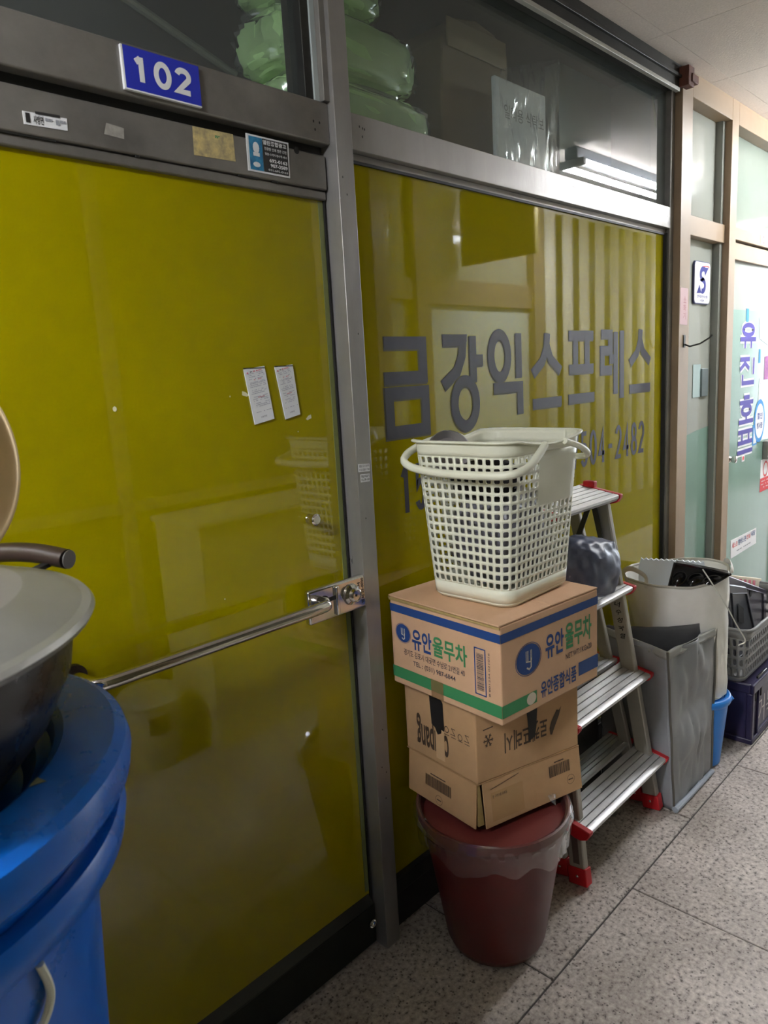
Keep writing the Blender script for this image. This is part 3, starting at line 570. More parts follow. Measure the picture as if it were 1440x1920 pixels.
# ---------------------------------------------------------------- number plate, stickers and slips
def sticker(name, label, cat, c4, col, items=(), th=0.0012, group=None, Y=None, bevel=0):
    # c4: lower-left, lower-right, upper-right, upper-left (x, z) on plane y=Y; items: (mesh-maker, ink, part name)
    (xa, za), (xb, zb), (xc, zc), (xd, zd) = c4
    O = Vector((xa, Y, za)); R = Vector((xb-xa, 0, zb-za)); U = Vector((xd-xa, 0, zd-za)); w, h = R.length, U.length
    R.normalize(); U.normalize()
    t = build(name, MB().prism([(xa, Y, za), (xb, Y, zb), (xc, Y, zc), (xd, Y, zd)], (0, -th, 0)), col, bevel=bevel, smooth=False)
    tag(t, label, cat, group); P = O-Vector((0, th+0.0004, 0))
    parts = {}
    for fn, inkm, pn in items:
        if (pn, inkm.name) not in parts: parts[(pn, inkm.name)] = MB()
        fn(parts[(pn, inkm.name)], P-Vector((0, 0.00015*len(parts), 0)), R, U, w, h)
    for (pn, mn), mb in parts.items(): build(pn, mb, bpy.data.materials[mn], t, smooth=False)
    return t
def TX(s, u0, v0, u1, v1, b=0.01): return lambda mb, O, R, U, w, h: put(mb, s, O, R, U, u0*w, v0*h, u1*w, v1*h, b)
def RC(u0, v0, u1, v1): return lambda mb, O, R, U, w, h: rect(mb, O, R, U, u0*w, v0*h, u1*w, v1*h)
def OV(cu, cv, a, b, inner=0.0): return lambda mb, O, R, U, w, h: oval(mb, O, R, U, cu*w, cv*h, a*w, b*h, inner=inner)
def DASH(rows, u0=0.08, u1=0.92, hh=0.014, seed=1, fill=0.7):
    def f(mb, O, R, U, w, h):
        rnd = random.Random(seed)
        for v in rows:
            u = u0+rnd.random()*0.08
            while u < u1-0.03:
                L = 0.02+rnd.random()*0.08
                if rnd.random() < fill: rect(mb, O, R, U, u*w, (v-hh/2)*h, min(u+L, u1)*w, (v+hh/2)*h)
                u += L+0.015
    return f
# 102 plate
plate_blue = mat('plate_blue', (40, 52, 178), 0.3)
t = sticker('number_plate', 'blue number plate reading 102 on the header over the door', 'sign', [(-0.475, 2.013), (-0.326, 2.013), (-0.326, 2.081), (-0.475, 2.081)], plate_blue,
        [(lambda mb, O, R, U, w, h: digits(mb, '102', O, R, U, 0.09*w, 0.17*h, 0.88*w, 0.84*h, 0.0098, 0.18), w_, 'number')], th=0.006, Y=0.0198)
build('white_edge', MB().box(-0.4785, -0.4752, 0.0135, 0.0198, 2.013, 2.081).box(-0.4785, -0.326, 0.0135, 0.0198, 2.0105, 2.013), w_, t, smooth=False)
sticker('label_sticker', 'small white sticker with blurred black print on the door rail', 'sticker', [(-0.650, 1.9265), (-0.580, 1.929), (-0.579, 1.948), (-0.650, 1.946)], w_,
        [(RC(0.05, 0.15, 0.15, 0.9), k_, 'print'), (TX('사방면', 0.22, 0.12, 0.45, 0.8, 0.02), k_, 'print'), (DASH([0.4, 0.6], 0.48, 0.97, 0.22, 5), gy_, 'print'), (RC(0.28, 0.9, 0.85, 1.12), k_, 'print')], Y=0.0338)
sticker('label_remnant', 'torn yellowed sticker remnant on the door rail', 'sticker', [(-0.340, 1.931), (-0.246, 1.934), (-0.247, 1.984), (-0.338, 1.982)],
        mat('yellowed_paper', (214, 192, 128), 0.7, var=0.3, vscale=60, col2=(140, 128, 104)), [(DASH([0.75, 0.8], 0.5, 0.8, 0.04, 4), gr_, 'faded_print')], th=0.0005, Y=0.0338)
sticker('glue_patch', 'pale scuffed glue patch on the door rail between two stickers', 'patch', [(-0.516, 1.936), (-0.480, 1.934), (-0.478, 1.952), (-0.510, 1.955)], mat('glue_patch', (150, 146, 140), 0.6, var=0.2, vscale=90), th=0.0003, Y=0.0338)
t = sticker('advert_sticker', 'blue and black advertising sticker with a small picture on the door rail', 'sticker', [(-0.217, 1.922), (-0.110, 1.922), (-0.108, 1.992), (-0.216, 1.992)], w_,
        [(RC(0.05, 0.05, 0.36, 0.95), mat('ink_cyan_picture', (54, 144, 190), 0.5, var=0.35, vscale=70, col2=(20, 78, 122)), 'picture'), (RC(0.365, 0.05, 0.97, 0.95), k_, 'black_panel')], Y=0.0338, bevel=0)
k = MB(); O = (-0.2165, 0.0314, 1.922)
for s, u0, v0, u1, v1, b in (('열린종합광고', .040, .0555, .1005, .0645, .03), ('전광판 인쇄 현판 간판', .043, .0455, .1005, .0515, .01), ('명함·스티커·현수막·배너', .044, .036, .100, .041, .01), ('692-0163', .054, .0235, .1005, .0305, .03), ('907-2589', .056, .014, .1005, .021, .03), ('011-692-0163', .05, .0065, .1005, .0105, .01)):
    put(k, s, O, (1, 0, 0), (0, 0, 1), u0, v0, u1, v1, b)
build('advert_lettering', k, w_, t, smooth=False)
k = MB(); oval(k, O, (1, 0, 0), (0, 0, 1), .022, .046, .008, .011, 12); rect(k, O, (1, 0, 0), (0, 0, 1), .014, .030, .030, .037); oval(k, O, (1, 0, 0), (0, 0, 1), .021, .014, .009, .005, 12)
build('white_figure', k, w_, t, smooth=False)
slip_ink = mat('slip_grey_print', (150, 150, 172), 0.7); slip_red = mat('slip_red_print', (210, 110, 130), 0.7); slip_dk = mat('slip_dark_print', (90, 84, 100), 0.7)
for i, (c4, lab) in enumerate([([(-0.2455, 1.4155), (-0.193, 1.424), (-0.208, 1.537), (-0.262, 1.531)], 'white printed slip on the yellow door, the one farther from the steel post'),
                               ([(-0.1625, 1.420), (-0.120, 1.428), (-0.131, 1.538), (-0.181, 1.533)], 'white printed slip on the yellow door, the one nearer the steel post')]):
    t = sticker('printed_slip', lab, 'paper', c4, paper,
            [(DASH([.93], .34, .9, .018, 2), slip_red, 'print'), (DASH([.90, .87, .84, .80, .74, .72, .69, .66, .6, .57, .54, .48, .44, .41, .36, .33, .30, .2], .12, .94, .009, 3+i, .75), slip_ink, 'print'),
             (DASH([.93], .22, .36, .02, 9), slip_dk, 'print'), (DASH([.46, .78], .3, .75, .012, 11), slip_red, 'print'), (OV(.13, .92, .045, .016), slip_red, 'print'), (TX('소망의집', .36, .085, .66, .115), slip_dk, 'print')], th=0.0015, Y=0.0485, group='printed slips on the door')
    build('curled_strip', MB().box(c4[3][0], c4[2][0], 0.0465, 0.0485, c4[3][1]+.001, c4[3][1]+.003), k_, t, smooth=False)
# stickers on the central post
sticker('post_sticker', 'upper of two tiny phone-number stickers on the steel post', 'sticker', [(0.0035, 1.283), (0.041, 1.281), (0.041, 1.299), (0.004, 1.302)], w_,
        [(TX('법률상담신용회복', .05, .55, .95, .88, .01), slip_dk, 'print'), (TX('010-5060-1784', .05, .12, .95, .42), slip_dk, 'print')], th=0.0005, Y=0.0, group='phone stickers on the post')
sticker('post_sticker', 'lower of two tiny phone-number stickers on the steel post', 'sticker', [(0.009, 1.258), (0.039, 1.257), (0.040, 1.275), (0.009, 1.277)], w_,
        [(TX('현금지급기', .05, .55, .95, .9, .02), k_, 'print'), (TX('016-398-1608', .05, .12, .95, .45), k_, 'print')], th=0.0005, Y=0.0, group='phone stickers on the post')
# S badge, pink strip, hook
t = tag(build('round_cornered_badge', MB().prism([(2.205+p[0], 0.0595, 1.825+p[1]) for p in rrect(0.180, 0.180, 0.02)], (0, -0.008, 0)), mat('badge_rim', (70, 76, 120), 0.4)), 'white badge with a blue S and red streak beside the frosted pane', 'sign')
build('badge_face', MB().prism([(2.205+p[0], 0.0513, 1.825+p[1]) for p in rrect(0.172, 0.172, 0.018)], (0, -0.001, 0)), w_, t, smooth=False)
k = MB(); O = (2.119, 0.0499, 1.739)
cu = []
for i in range(21):
    a = 0.35+(PI*1.28)*i/20; cu.append((0.094+0.030*math.cos(a), 0.122+0.024*math.sin(a)))
for i in range(21):
    a = PI*0.62-(PI*1.25)*i/20; cu.append((0.086+0.028*math.cos(a), 0.075+0.024*math.sin(a)))
stroke(k, O, (1, 0, 0), (0, 0, 1), cu[:21]+cu[22:], 0.022)
k.add([(2.119+u, 0.0498, 1.739+v) for u, v in ((0.112, 0.115), (0.152, 0.152), (0.10, 0.152))], [(0, 1, 2)]); k.add([(2.119+u, 0.0498, 1.739+v) for u, v in ((0.022, 0.040), (0.075, 0.043), (0.052, 0.078))], [(0, 1, 2)])
build('emblem', k, ink('navy', (44, 52, 140)), t, smooth=False)
k = MB(); line(k, (2.119, 0.0496, 1.739), (1, 0, 0), (0, 0, 1), [(0.09, 0.155), (0.13, 0.158), (0.158, 0.156)], 0.004); build('red_streak', k, rd_, t, smooth=False)
k = MB(); put(k, '한국보안시스템', O, (1, 0, 0), (0, 0, 1), .03, .022, .145, .034, .01); put(k, '사업부', O, (1, 0, 0), (0, 0, 1), .06, .006, .11, .016, .01); build('badge_lettering', k, ink('navy', (44, 52, 140)), t, smooth=False)
sticker('pink_label', 'faded pink paper strip on the beige post', 'sticker', [(1.843, 1.64), (1.920, 1.637), (1.921, 1.783), (1.846, 1.784)], mat('pink_paper', (222, 190, 196), 0.7),
        [(TX('소', .4, .6, .75, .78), mat('faint_red', (196, 140, 150), 0.7), 'print'), (TX('화', .4, .38, .75, .56), mat('faint_red', (196, 140, 150), 0.7), 'print'), (TX('기', .4, .16, .75, .34), mat('faint_red', (196, 140, 150), 0.7), 'print')], th=0.0005, Y=0.0)
t = thing('wall_hook', 'bent metal hook screwed to the beige post', 'hook', (1.893, 0.0, 1.57))
build('hook_plate', MB().box(1.880, 1.900, -0.003, 0.0, 1.548, 1.598), steel_dark, t, bevel=0.002)
build('hook_arm', MB().tube([(1.892, -0.003, 1.560), (1.90, -0.02, 1.551), (1.93, -0.05, 1.560), (1.965, -0.075, 1.582), (1.975, -0.08, 1.592)], 0.0035, 8), steel_dark, t)
# things on the bar door
sticker('notice_sticker', 'white rectangular sticker with red and blue print low on the green door', 'sticker', [(2.658, 0.477), (3.052, 0.480), (3.046, 0.567), (2.65, 0.575)], w_,
        [(TX('세스코', .05, .5, .25, .8, .02), rd_, 'print'), (TX('멤버스 존', .28, .5, .58, .82, .02), bl_, 'print'), (TX('안심', .6, .55, .75, .82, .02), rd_, 'print'), (TX('식당', .78, .55, .95, .84, .02), bl_, 'print'), (DASH([.25], .2, .8, .06, 8), gy_, 'print')], Y=0.0488)
sticker('round_dot_sticker', 'small round red-centred sticker under the purple letters', 'sticker', [(2.775, 0.965), (2.815, 0.965), (2.815, 1.0), (2.775, 1.0)], w_, [(OV(.5, .5, .32, .32), rd_, 'print')], Y=0.0488)
sticker('torn_poster', 'torn blue-white paper on the green door above the pink card', 'poster', [(2.984, 1.585), (3.20, 1.53), (3.20, 1.70), (2.969, 1.69)], mat('pale_blue_paper', (206, 212, 228), 0.6), Y=0.0488)
sticker('white_tag', 'narrow white strip sticker on the green door', 'sticker', [(3.002, 1.26), (3.04, 1.268), (3.04, 1.382), (3.005, 1.378)], w_, [(DASH([.15, .3, .45, .6, .75, .9], .3, .7, .04, 3), slip_ink, 'print')], Y=0.0488)
sticker('speech_sticker', 'blue bubble-shaped sticker on the green door', 'sticker', [(2.93, 1.03), (3.0, 1.035), (3.0, 1.14), (2.93, 1.14)], lb_, [(RC(.18, .08, .8, .85), w_, 'print_field')], Y=0.0488)
t = tag(build('oval_sticker', MB().prism([(3.03+.085*math.cos(a*PI/12), 0.0478, 1.155+.115*math.sin(a*PI/12)) for a in range(24)], (0, -.001, 0)), lb_), 'oval blue-rimmed sticker beside the purple letters', 'sticker')
k = MB(); oval(k, (3.03, 0.0462, 1.155), (1, 0, 0), (0, 0, 1), 0, 0, .068, .092); build('white_field', k, w_, t, smooth=False)
k = MB(); put(k, '할인', (3.03, 0.0458, 1.155), (1, 0, 0), (0, 0, 1), -.04, .01, .04, .045, .02); put(k, '행사중', (3.03, 0.0458, 1.155), (1, 0, 0), (0, 0, 1), -.045, -.04, .045, -.008, .02); build('sticker_lettering', k, ink('navy', (44, 52, 140)), t, smooth=False)
sticker('pink_poster', 'pink and purple card on the green glass door', 'poster', [(3.08, 1.37), (3.2, 1.37), (3.2, 1.50), (3.08, 1.49)], mat('pink_purple_card', (150, 70, 140), 0.5, var=0.4, vscale=30), Y=0.0488)
sticker('red_notice', 'red and white no-smoking notice on the green door', 'sign', [(3.075, 0.76), (3.24, 0.76), (3.24, 0.935), (3.082, 0.938)], w_, [(RC(0, 0, 1, .42), rd_, 'print'), (OV(.5, .68, .25, .25, .75), rd_, 'print'), (DASH([.12, .22, .32], .1, .9, .03, 5), w_, 'white_print')], Y=0.0488)
sticker('orange_notice', 'small orange-print notice on the beige header over the bar door', 'sticker', [(2.852, 2.036), (3.06, 2.038), (3.06, 2.080), (2.852, 2.0815)], mat('cream_sticker', (232, 214, 198), 0.6), [(OV(.2, .5, .12, .36, .75), rd_, 'print'), (TX('금연구역', .42, .5, .9, .75, .01), slip_red, 'print'), (DASH([.3], .42, .9, .08, 2), slip_red, 'print')], Y=0.0198)

# ---------------------------------------------------------------- maroon bin, boxes and laundry basket
BX, BY = 0.225, -0.192
t = thing('waste_bin', 'maroon plastic bin lined with clear film under the boxes', 'bin', (BX, BY, 0))
prof = [(0, 0.004), (0.095, 0.002), (0.108, 0.004), (0.122, 0.014), (0.131, 0.035), (0.185, 0.372), (0.187, 0.378), (0.197, 0.380), (0.199, 0.402), (0.193, 0.404), (0.188, 0.398), (0.180, 0.372), (0.127, 0.03), (0, 0.012)]
build('bin_body', MB().lathe(prof, BX, BY, 72), redp, t, angle=50)
build('inner_lid', MB().lathe([(0.180, 0.378), (0.150, 0.384), (0.10, 0.386), (0, 0.386)], BX, BY, 60), mat('maroon_inner', (104, 44, 42), 0.35), t)
def film(r, z, a, i):
    n_ = noise.noise(Vector((math.cos(a)*3, math.sin(a)*3, i*0.6))); n2_ = noise.noise(Vector((math.cos(a)*14, math.sin(a)*14, i*1.3)))
    if i >= 4: return r+0.004*n2_+0.001*i, z-0.028*(n_+0.4)*(i-3)/4
    return r+0.001*n2_, z
build('bin_liner', MB().lathe([(0.176, 0.37), (0.186, 0.400), (0.197, 0.4065), (0.2015, 0.400), (0.2025, 0.385), (0.1945, 0.372), (0.1925, 0.355), (0.189, 0.335)], BX, BY, 160, fn=film), glass_mat('thin_bin_film', tint=(0.97, 0.97, 0.97), dust=0.03, dustcol=(0.8, 0.8, 0.8), rough=0.1, f=2.0), t)
k = MB().grid(lambda u, v: (0.30+0.085*u, -0.335+0.12*v+0.05*u, 0.408+0.012*abs(noise.noise(Vector((u*8, v*8, 0))))+0.014*math.sin(u*9+v*5)**2), 30, 30)
build('liner_fold', k, plastic_clear, t)

def box_frame(L, N, R, B, z0, z1):
    L, N, R, B = [Vector((*p, 0)) for p in (L, N, R, B)]
    lw = (N-L).length; ld = (R-N).length; rl = (N-L).normalized(); rr = (R-N).normalized()
    nl = Vector((rl.y, -rl.x, 0)); nr = Vector((rr.y, -rr.x, 0))
    return dict(L=L, N=N, R=R, B=B, lw=lw, ld=ld, rl=rl, rr=rr, nl=nl, nr=nr, z0=z0, z1=z1, h=z1-z0)
def pz(v, z): return (v.x, v.y, z)
# lower carton (upside down, open flaps hanging down)
F = box_frame((0.136, 0.016), (0.100, -0.243), (0.415, -0.335), (0.451, -0.076), 0.524, 0.7185)
t = thing('carton', 'lower brown carton, upside down with flaps hanging over the maroon bin', 'box', (0.27, -0.16, 0.405))
build('carton_body', MB().hexa([pz(F[c], F['z0']) for c in 'LNRB']+[pz(F[c], F['z1']) for c in 'LNRB']), card, t, bevel=0.003, smooth=False)
def flap(a, b, out, zt, zb, dz0=0.0, dz1=0.0, th=0.004, in0=0.006, in1=0.006, spread=0.012):
    d = (b-a).normalized(); a = a+d*in0; b = b-d*in1
    o = out*spread; q = [pz(a, zt), pz(b, zt), pz(b+o, zb+dz1), pz(a+o, zb+dz0)]
    return MB().prism(q, tuple(out*(-th)))
build('flap', flap(F['L'], F['N'], F['nl'], 0.5235, 0.4065, in1=0.004, spread=0.008), card, t, bevel=0.0015, smooth=False)
build('flap', flap(F['N'], F['R'], F['nr'], 0.5235, 0.4065, in0=0.014, in1=-0.002, spread=0.012), card, t, bevel=0.0015, smooth=False)
build('flap', flap(F['R'], F['B'], -F['nl'], 0.5235, 0.4065, spread=0.004), card, t, smooth=False)
build('flap', flap(F['B'], F['L'], -F['nr'], 0.5235, 0.4065, spread=0.0), card, t, smooth=False)
c0 = F['N']+F['nl']*(-0.004)
build('inner_flap_edge', MB().prism([pz(F['N']+F['rr']*0.004-F['nr']*0.006, 0.522), pz(F['N']+F['rr']*0.011-F['nr']*0.006, 0.515), pz(F['N']+F['rr']*0.020-F['nr']*0.004, 0.409), pz(F['N']+F['rr']*0.002-F['nr']*0.004, 0.409)], tuple(-F['nr']*0.03)), card_edge, t, smooth=False)
k = MB(); zc = 0.5235
for a, b, n_ in ((F['L'], F['N'], F['nl']), (F['N'], F['R'], F['nr'])): k.tube([pz(a+n_*0.0006, zc), pz(b+n_*0.0006, zc)], 0.0016, 6)
build('crease', k, mat('card_crease', (166, 130, 92), 0.8), t)
def face_pts(F, side, off=0.0008, z=None):
    if side == 'l': return F['L']+F['nl']*off+Vector((0, 0, F['z0'] if z is None else z)), F['rl']
    return F['N']+F['nr']*off+Vector((0, 0, F['z0'] if z is None else z)), F['rr']
U3 = (0, 0, 1)
k = MB(); O, R = face_pts(F, 'l')
put(k, 'coupang', O, R, U3, 0.045, 0.030, 0.165, 0.115, 0.02, flip=True)
for i in range(4):
    cu_ = 0.150+0.024*i
    if i % 2 == 0: oval(k, O, R, U3, cu_+0.01, 0.107-0.002*i, 0.008, 0.009, inner=0.75)
    else: line(k, O, R, U3, [(cu_, 0.10), (cu_+.016, 0.10), (cu_+.004, 0.116), (cu_+.016, 0.116)], 0.002)
    line(k, O, R, U3, [(cu_+.002, 0.093), (cu_+0.018, 0.093)], 0.002)
O, R = face_pts(F, 'r')
put(k, '프레시', O, R, U3, 0.085, 0.055, 0.170, 0.108, 0.015, flip=True); put(k, '로켓', O, R, U3, 0.172, 0.058, 0.222, 0.112, 0.015, flip=True)
P = [(0.232, 0.060), (0.238, 0.058), (0.246, 0.075), (0.262, 0.105), (0.270, 0.128), (0.262, 0.118), (0.254, 0.122), (0.246, 0.110), (0.236, 0.095), (0.230, 0.078)]
k.add([Vector(O)+Vector(R)*a+Vector(U3)*b for a, b in P], [tuple(range(10))])
for j in range(3):
    a = PI*j/3; line(k, O, R, U3, [(0.036+.014*math.cos(a), 0.105+.017*math.sin(a)), (0.036-.014*math.cos(a), 0.105-.017*math.sin(a))], 0.003)
for j in range(6):
    a = PI*j/3; cx, cy = 0.036+.009*math.cos(a), 0.105+.011*math.sin(a)
    line(k, O, R, U3, [(cx+.005*math.cos(a+.8), cy+.005*math.sin(a+.8)), (cx, cy), (cx+.005*math.cos(a-.8), cy+.005*math.sin(a-.8))], 0.002)
line(k, O, R, U3, [(0.022, 0.135), (0.05, 0.137)], 0.003)
build('printed_lettering', k, kb_, t, smooth=False)
# print on the flaps, which lean out: offset along the flap
def flap_frame(side, spread, off=0.0012):
    a, n_, R = (F['L'], F['nl'], F['rl']) if side == 'l' else (F['N'], F['nr'], F['rr'])
    U = Vector((-n_.x*spread/0.117, -n_.y*spread/0.117, 1)); O = a+n_*(spread+off)+Vector((0, 0, 0.4065)); return O, R, U
k = MB(); rnd = random.Random(4)
for side, u0, v0, w, h, spread in (('l', 0.075, 0.035+0.008, 0.095, 0.030, 0.008), ('r', 0.222, 0.062, 0.070, 0.030, 0.012)):
    O, R, U = flap_frame(side, spread); u = u0
    while u < u0+w:
        bw = 0.0008+0.0022*rnd.random(); rect(k, O, R, U, u, v0, u+bw, v0+h); u += bw+0.0012+0.001*rnd.random()
    line(k, O, R, U, [(u0+.02, v0+h+.006), (u0+w-.02, v0+h+.006)], 0.003)
    oval(k, O, R, U, (u0+w*0.55 if side == 'l' else u0+w+.0), v0-.024, .013, .013, inner=.92); line(k, O, R, U, [((u0+w*0.55 if side == 'l' else u0+w)-.007, v0-.024), ((u0+w*0.55 if side == 'l' else u0+w)+.007, v0-.024)], 0.003)
O, R, U = flap_frame('r', 0.012)
line(k, O, R, U, [(0.035, 0.094), (0.125, 0.108)], 0.0015); put(k, '문 구리수통 유류동', O, R, U, 0.040, 0.070, 0.085, 0.078, 0.01)
build('flap_print', k, kb_, t, smooth=False)
O, R, U = flap_frame('r', 0.012, 0.0009); k = MB(); rect(k, O, R, U, 0.035, 0.012, 0.135, 0.085); build('clear_tape_patch', k, mat('tape_scar', (186, 150, 108), 0.25), t, smooth=False)
# black tape
k = MB(); O, R = face_pts(F, 'l', 0.0016); P = [(0.100, 0.185), (0.140, 0.185), (0.150, 0.172), (0.152, 0.098), (0.142, 0.100), (0.141, 0.090), (0.136, 0.086), (0.127, 0.082), (0.118, 0.098), (0.106, 0.104)]
k.prism([Vector(O)+Vector(R)*a+Vector(U3)*b for a, b in P], tuple(F['nl']*0.0004)); O, R = face_pts(F, 'r', 0.0016)
P = [(0.150, 0.192), (0.180, 0.192), (0.190, 0.150), (0.186, 0.100), (0.181, 0.072), (0.162, 0.064), (0.158, 0.12)]
k.prism([Vector(O)+Vector(R)*a+Vector(U3)*b for a, b in P], tuple(F['nr']*0.0004)); build('black_tape', k, mat('black_tape', (26, 25, 28), 0.5), t, smooth=False)
k = MB(); O, R = face_pts(F, 'l', 0.0012); rect(k, O, R, U3, 0.118, 0.015, 0.150, 0.10); build('clear_tape', k, mat('clear_tape_strip', (206, 170, 130), 0.3), t, smooth=False)

# upper carton
G = box_frame((0.103, 0.019), (0.067, -0.345), (0.434, -0.381), (0.470, -0.017), 0.7205, 0.952)
t = thing('carton', 'upper pinkish carton with blue and green bands, below the laundry basket', 'box', (0.27, -0.18, 0.7205))
build('carton_body', MB().hexa([pz(G[c], G['z0']) for c in 'LNRB']+[pz(G[c], G['z1']) for c in 'LNRB']), card2, t, bevel=0.0035, smooth=False)
m1 = (G['L']+G['N'])/2
def topflap(a, b, c, d, z, th=0.004): return MB().prism([pz(a, z), pz(b, z), pz(c, z), pz(d, z)], (0, 0, th))
dl = -G['nl']; dr = -G['nr']
build('top_flap', MB().prism([pz(G['L']+G['nl']*.004, 0.953), pz(G['N']+G['nl']*.004+G['rr']*0.0, 0.9525), pz(G['N']-G['nl']*.002+G['rr']*0.18, 0.954), pz(G['L']-G['nl']*.002+G['rr']*0.18, 0.954)], (0, 0, 0.004)), card2, t, bevel=0.0012, smooth=False)
build('top_flap', MB().prism([pz(G['L']+G['rr']*0.184, 0.954), pz(G['N']+G['rr']*0.184, 0.954), pz(G['R'], 0.9525), pz(G['B'], 0.9525)], (0, 0, 0.004)), card2, t, bevel=0.0012, smooth=False)
build('lip', MB().prism([pz(G['L']+G['nl']*.003, 0.943), pz(G['N']+G['nl']*.003, 0.946), pz(G['N']+G['nl']*.003, 0.951), pz(G['L']+G['nl']*.006, 0.952)], tuple(-G['nl']*0.003)), card_edge, t, smooth=False)
H = G['h']; kb, kg = MB(), MB(); kt = MB(); kk = MB()
for side, Wd in (('l', G['lw']), ('r', G['ld'])):
    O, R = face_pts(G, side)
    rect(kb, O, R, U3, 0.0, 0.835*H, Wd, 0.925*H)
    if side == 'l': rect(kg, O, R, U3, 0.0, 0.075*H, Wd, 0.205*H)
    else: rect(kg, O, R, U3, 0.0, 0.075*H, 0.33*Wd, 0.205*H); rect(kb, O, R, U3, 0.775*Wd, 0.12*H, Wd, 0.27*H)
O, R = face_pts(G, 'l'); w = G['lw']
oval(kb, O, R, U3, 0.125*w, 0.615*H, 0.026, 0.024); oval(kb, O, R, U3, 0.125*w, 0.615*H, 0.0285, 0.0265, inner=0.965)
put(kb, '유안', O, R, U3, 0.215*w, 0.47*H, 0.405*w, 0.71*H, 0.028); put(kg, '율무차', O, R, U3, 0.415*w, 0.475*H, 0.725*w, 0.70*H, 0.025)
put(kt, '경기도 김포시 대곶면 수남로 21번길 40', O, R, U3, 0.125*w, 0.37*H, 0.70*w, 0.445*H, 0.006); put(kt, 'TEL : (031) 987-6844', O, R, U3, 0.215*w, 0.265*H, 0.615*w, 0.335*H, 0.012)
u0, u1, v0, v1 = 0.785*w, 0.88*w, 0.24*H, 0.73*H
for a in ((u0, v0, u1, v0+.003), (u0, v1-.003, u1, v1), (u0, v0, u0+.003, v1), (u1-.003, v0, u1, v1)): rect(kb, O, R, U3, *a)
v = v0+0.012
while v < v1-0.012:
    bw = 0.0006+0.0018*rnd.random(); rect(kt, O, R, U3, u0+.007, v, u1-.007, v+bw); v += bw+0.0008+0.0010*rnd.random()
put(kt, '8 801234 021016', O, Vector((0, 0, 1)), -Vector(R), v0+.005, -(u1+.012), v1-.005, -(u1+.007), 0.0)
O, R = face_pts(G, 'r'); w = G['ld']
oval(kb, O, R, U3, 0.255*w, 0.565*H, 0.043, 0.036); oval(kb, O, R, U3, 0.255*w, 0.565*H, 0.047, 0.0395, inner=0.965)
put(kb, '유안', O, R, U3, 0.425*w, 0.475*H, 0.615*w, 0.735*H, 0.028); put(kg, '율무차', O, R, U3, 0.63*w, 0.48*H, 0.925*w, 0.76*H, 0.025)
put(kt, 'NET.WT:1KGx20', O, R, U3, 0.635*w, 0.375*H, 0.925*w, 0.435*H, 0.008); put(kb, '유안종합식품', O, R, U3, 0.37*w, 0.085*H, 0.75*w, 0.265*H, 0.022)
build('blue_print', kb, bl_, t, smooth=False); build('green_print', kg, gr_, t, smooth=False); build('dark_print', kt, ink('dark_slate', (58, 56, 66)), t, smooth=False)
kw = MB()
for side, cu_, cv_, s in (('l', 0.125*G['lw'], 0.615*H, 1.0), ('r', 0.255*G['ld'], 0.565*H, 1.55)):
    O, R = face_pts(G, side, 0.0013)
    for dx in (-0.006, -0.0035, -0.001, 0.0045, 0.007): line(kw, O, R, U3, [(cu_+dx*s, cv_+0.013*s), (cu_+dx*s, cv_-0.003*s)], 0.0012*s)
    line(kw, O, R, U3, [(cu_+0.0055*s, cv_+.0*s), (cu_+0.0055*s, cv_-0.013*s), (cu_+0.001*s, cv_-0.016*s), (cu_-0.004*s, cv_-0.013*s)], 0.0026*s)
    line(kw, O, R, U3, [(cu_-0.006*s, cv_-0.003*s), (cu_+0.005*s, cv_-0.005*s)], 0.002*s)
O, R = face_pts(G, 'r', 0.0013); oval(kw, O, R, U3, 0.275*G['ld'], 0.14*H, 0.017, 0.0145)
build('emblem_print', kw, mat('card_light_print', (208, 196, 180), 0.7), t, smooth=False)
k = MB(); O, R = face_pts(G, 'l', 0.0014); rect(k, O, R, U3, 0.385*G['lw'], 0.002, 0.50*G['lw'], 0.21*H); build('packing_tape', k, mat('brown_tape', (158, 124, 84), 0.3, alpha=0.55), t, smooth=False)
k = MB(); k.prism([(0.405, -0.20, 0.9582), (0.45, -0.205, 0.9582), (0.452, -0.165, 0.9582), (0.408, -0.16, 0.9582)], (0, 0, 0.0003)); build('tape_scrap', k, mat('grey_tape', (158, 132, 118), 0.4), t, smooth=False)

# perforated shells
def rr_pt(w, d, r, s):
    # point at perimeter fraction s on a rounded rectangle
    segs = [('l', (w/2, -d/2+r), (w/2, d/2-r)), ('a', (w/2-r, d/2-r), 0), ('l', (w/2-r, d/2), (-w/2+r, d/2)), ('a', (-w/2+r, d/2-r), PI/2), ('l', (-w/2, d/2-r), (-w/2, -d/2+r)), ('a', (-w/2+r, -d/2+r), PI), ('l', (-w/2+r, -d/2), (w/2-r, -d/2)), ('a', (w/2-r, -d/2+r), 1.5*PI)]
    Ls = [(d-2*r), PI*r/2, (w-2*r), PI*r/2]*2; tot = sum(Ls); x = (s % 1.0)*tot
    for sg, L in zip(segs, Ls):
        if x <= L or sg is segs[-1]:
            f = min(1, x/L)
            if sg[0] == 'l': return (sg[1][0]+(sg[2][0]-sg[1][0])*f, sg[1][1]+(sg[2][1]-sg[1][1])*f)
            a = sg[2]+PI/2*f; return (sg[1][0]+r*math.cos(a), sg[1][1]+r*math.sin(a))
        x -= L
